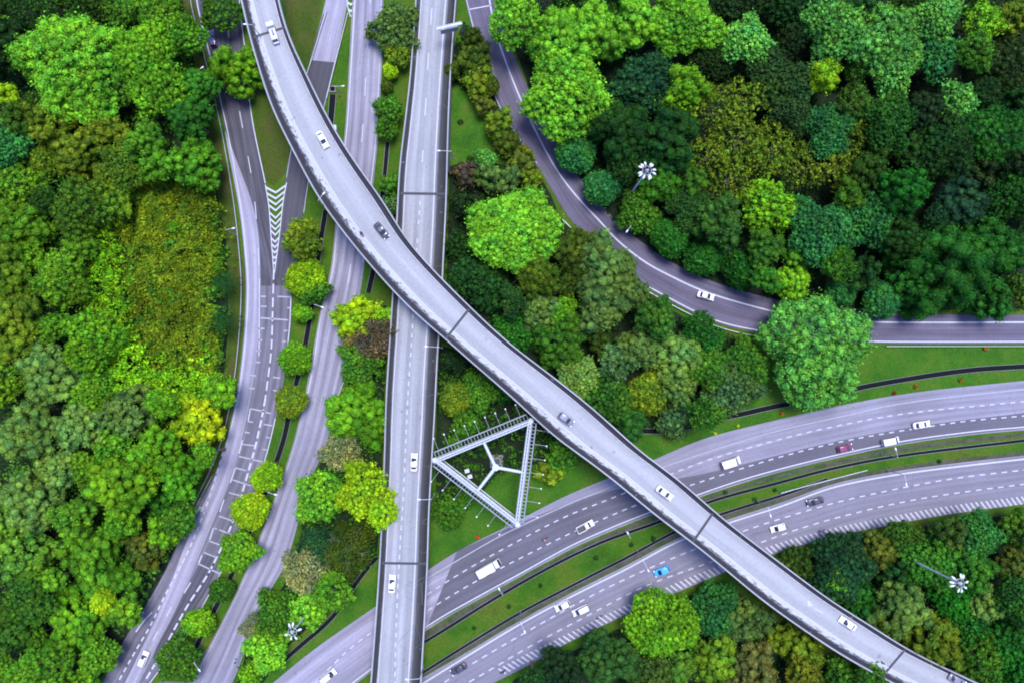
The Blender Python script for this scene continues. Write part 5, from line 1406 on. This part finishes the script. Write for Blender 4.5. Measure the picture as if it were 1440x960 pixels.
# small plants on the grass
def small_plant(u, v, r, col, lab, name='shrub', cat='shrub', group='small shrubs planted on the grass'):
    rr = random.Random(int(u*7+v)); p = U(u, v, 0); root = tag(empty(name, (p.x, p.y, -.1)), lab, cat, group)
    global rng
    rng = np.random.default_rng(int(u*3+v)); n = 90; S = sphere_pts(n, 0); P = S * r * np.array([1, 1, .9]) * rng.uniform(.5, 1, (n, 1)) + np.array([0, 0, .3])
    V, Fq = leaves(P, S, .34, .8); me = np_mesh('foliage', V, Fq, LEAF); o = bpy.data.objects.new('foliage', me); C.objects.link(o); o.parent = root; o.color = (*[q*KL for q in lin(col)], 1)
    b = MB(); b.tube((0,0,0), (0,0,.6), .05, .03, 6); b.build('stem', M['bark'], root)
OR, RE, DG, YL = (150,95,30), (165,60,40), (30,70,28), (150,160,30)
for u, v, r, c, lab in [(1385,490,.7,OR,'orange shrub on the grass nearest the right edge'), (1350,534,.6,OR,'orange shrub between drain and highway at right'),
    (1287,543,.65,OR,'orange shrub second along the strip above the highway'), (1257,552,.55,RE,'red shrub at the upper highway edge, right of the huge tree'),
    (1099,581,.6,OR,'orange shrub below the huge roadside tree'), (1038,598,.5,YL,'yellow shrub on the grass strip below the drain'), (1006,609,.4,YL,'tiny yellow shrub on the grass strip near the flyover'),
    (672,754,.55,RE,'red shrub beside the highway below the billboard'), (838,783,.8,DG,'dark star-shaped plant in the median left of the flyover'), (760,822,.6,DG,'dark plant in the median below the silver pickup'),
    (715,852,.6,DG,'dark plant in the median right of the box truck lamp'), (667,882,.6,DG,'dark plant in the median nearest the viaduct'), (919,757,.8,DG,'dark star-shaped plant in the median beside the flyover'),
    (888,765,.7,DG,'dark plant in the median left of the star-shaped one'), (1020,691,.7,DG,'dark plant in the median just right of the flyover'), (1062,702,.8,DG,'bigger dark plant in the median right of the flyover'),
    (1089,688,.6,DG,'dark plant in the median above the lower highway lamp'), (1320,648,.6,DG,'dark plant in the median in the right part'),
    (648,172,.9,(12,30,14),'dark low bush alone on the green lawn')]: small_plant(u, v, r, c, lab)

# ------------------------------------------------------------------ light
sun = bpy.data.lights.new('sun', 'SUN'); so = bpy.data.objects.new('sun', sun); C.objects.link(so)
EL_, AZ = R(74), R(25)     # azimuth clockwise from north (+Y)
sun.energy = SUNE; sun.angle = R(25); sun.color = (1.0, .97, .99)
dv = Vector((math.sin(AZ)*math.cos(EL_), math.cos(AZ)*math.cos(EL_), math.sin(EL_)))
so.rotation_euler = dv.to_track_quat('Z', 'Y').to_euler(); so.location = (0, 0, 220)
w = bpy.data.worlds.new('World'); scene.world = w; w.use_nodes = True
nt = w.node_tree; bg = nt.nodes['Background']; sky = nt.nodes.new('ShaderNodeTexSky'); sky.sky_type = 'NISHITA'; sky.sun_disc = False
sky.sun_elevation = EL_; sky.sun_rotation = AZ; sky.dust_density = 1.0; sky.air_density = 1.0
tm = nt.nodes.new('ShaderNodeMix'); tm.data_type = 'RGBA'; tm.blend_type = 'MULTIPLY'; tm.inputs[0].default_value = 1   # cool even cloud cover
ci = [i for i in tm.inputs if i.type == 'RGBA']; ci[1].default_value = (.86, .88, 1.2, 1); nt.links.new(sky.outputs[0], ci[0])
nt.links.new([o for o in tm.outputs if o.type == 'RGBA'][0], bg.inputs['Color']); bg.inputs['Strength'].default_value = SKYS
vs = scene.view_settings; vs.view_transform = 'Standard'; vs.look = 'None'; vs.gamma = 1; vs.use_curve_mapping = False
vs.exposure = EXPO
scene.render.engine = 'CYCLES'
cy = scene.cycles; cy.use_denoising = True; cy.max_bounces = 5; cy.diffuse_bounces = 2; cy.glossy_bounces = 2; cy.transmission_bounces = 2
cy.use_adaptive_sampling = True; cy.filter_width = 1.9
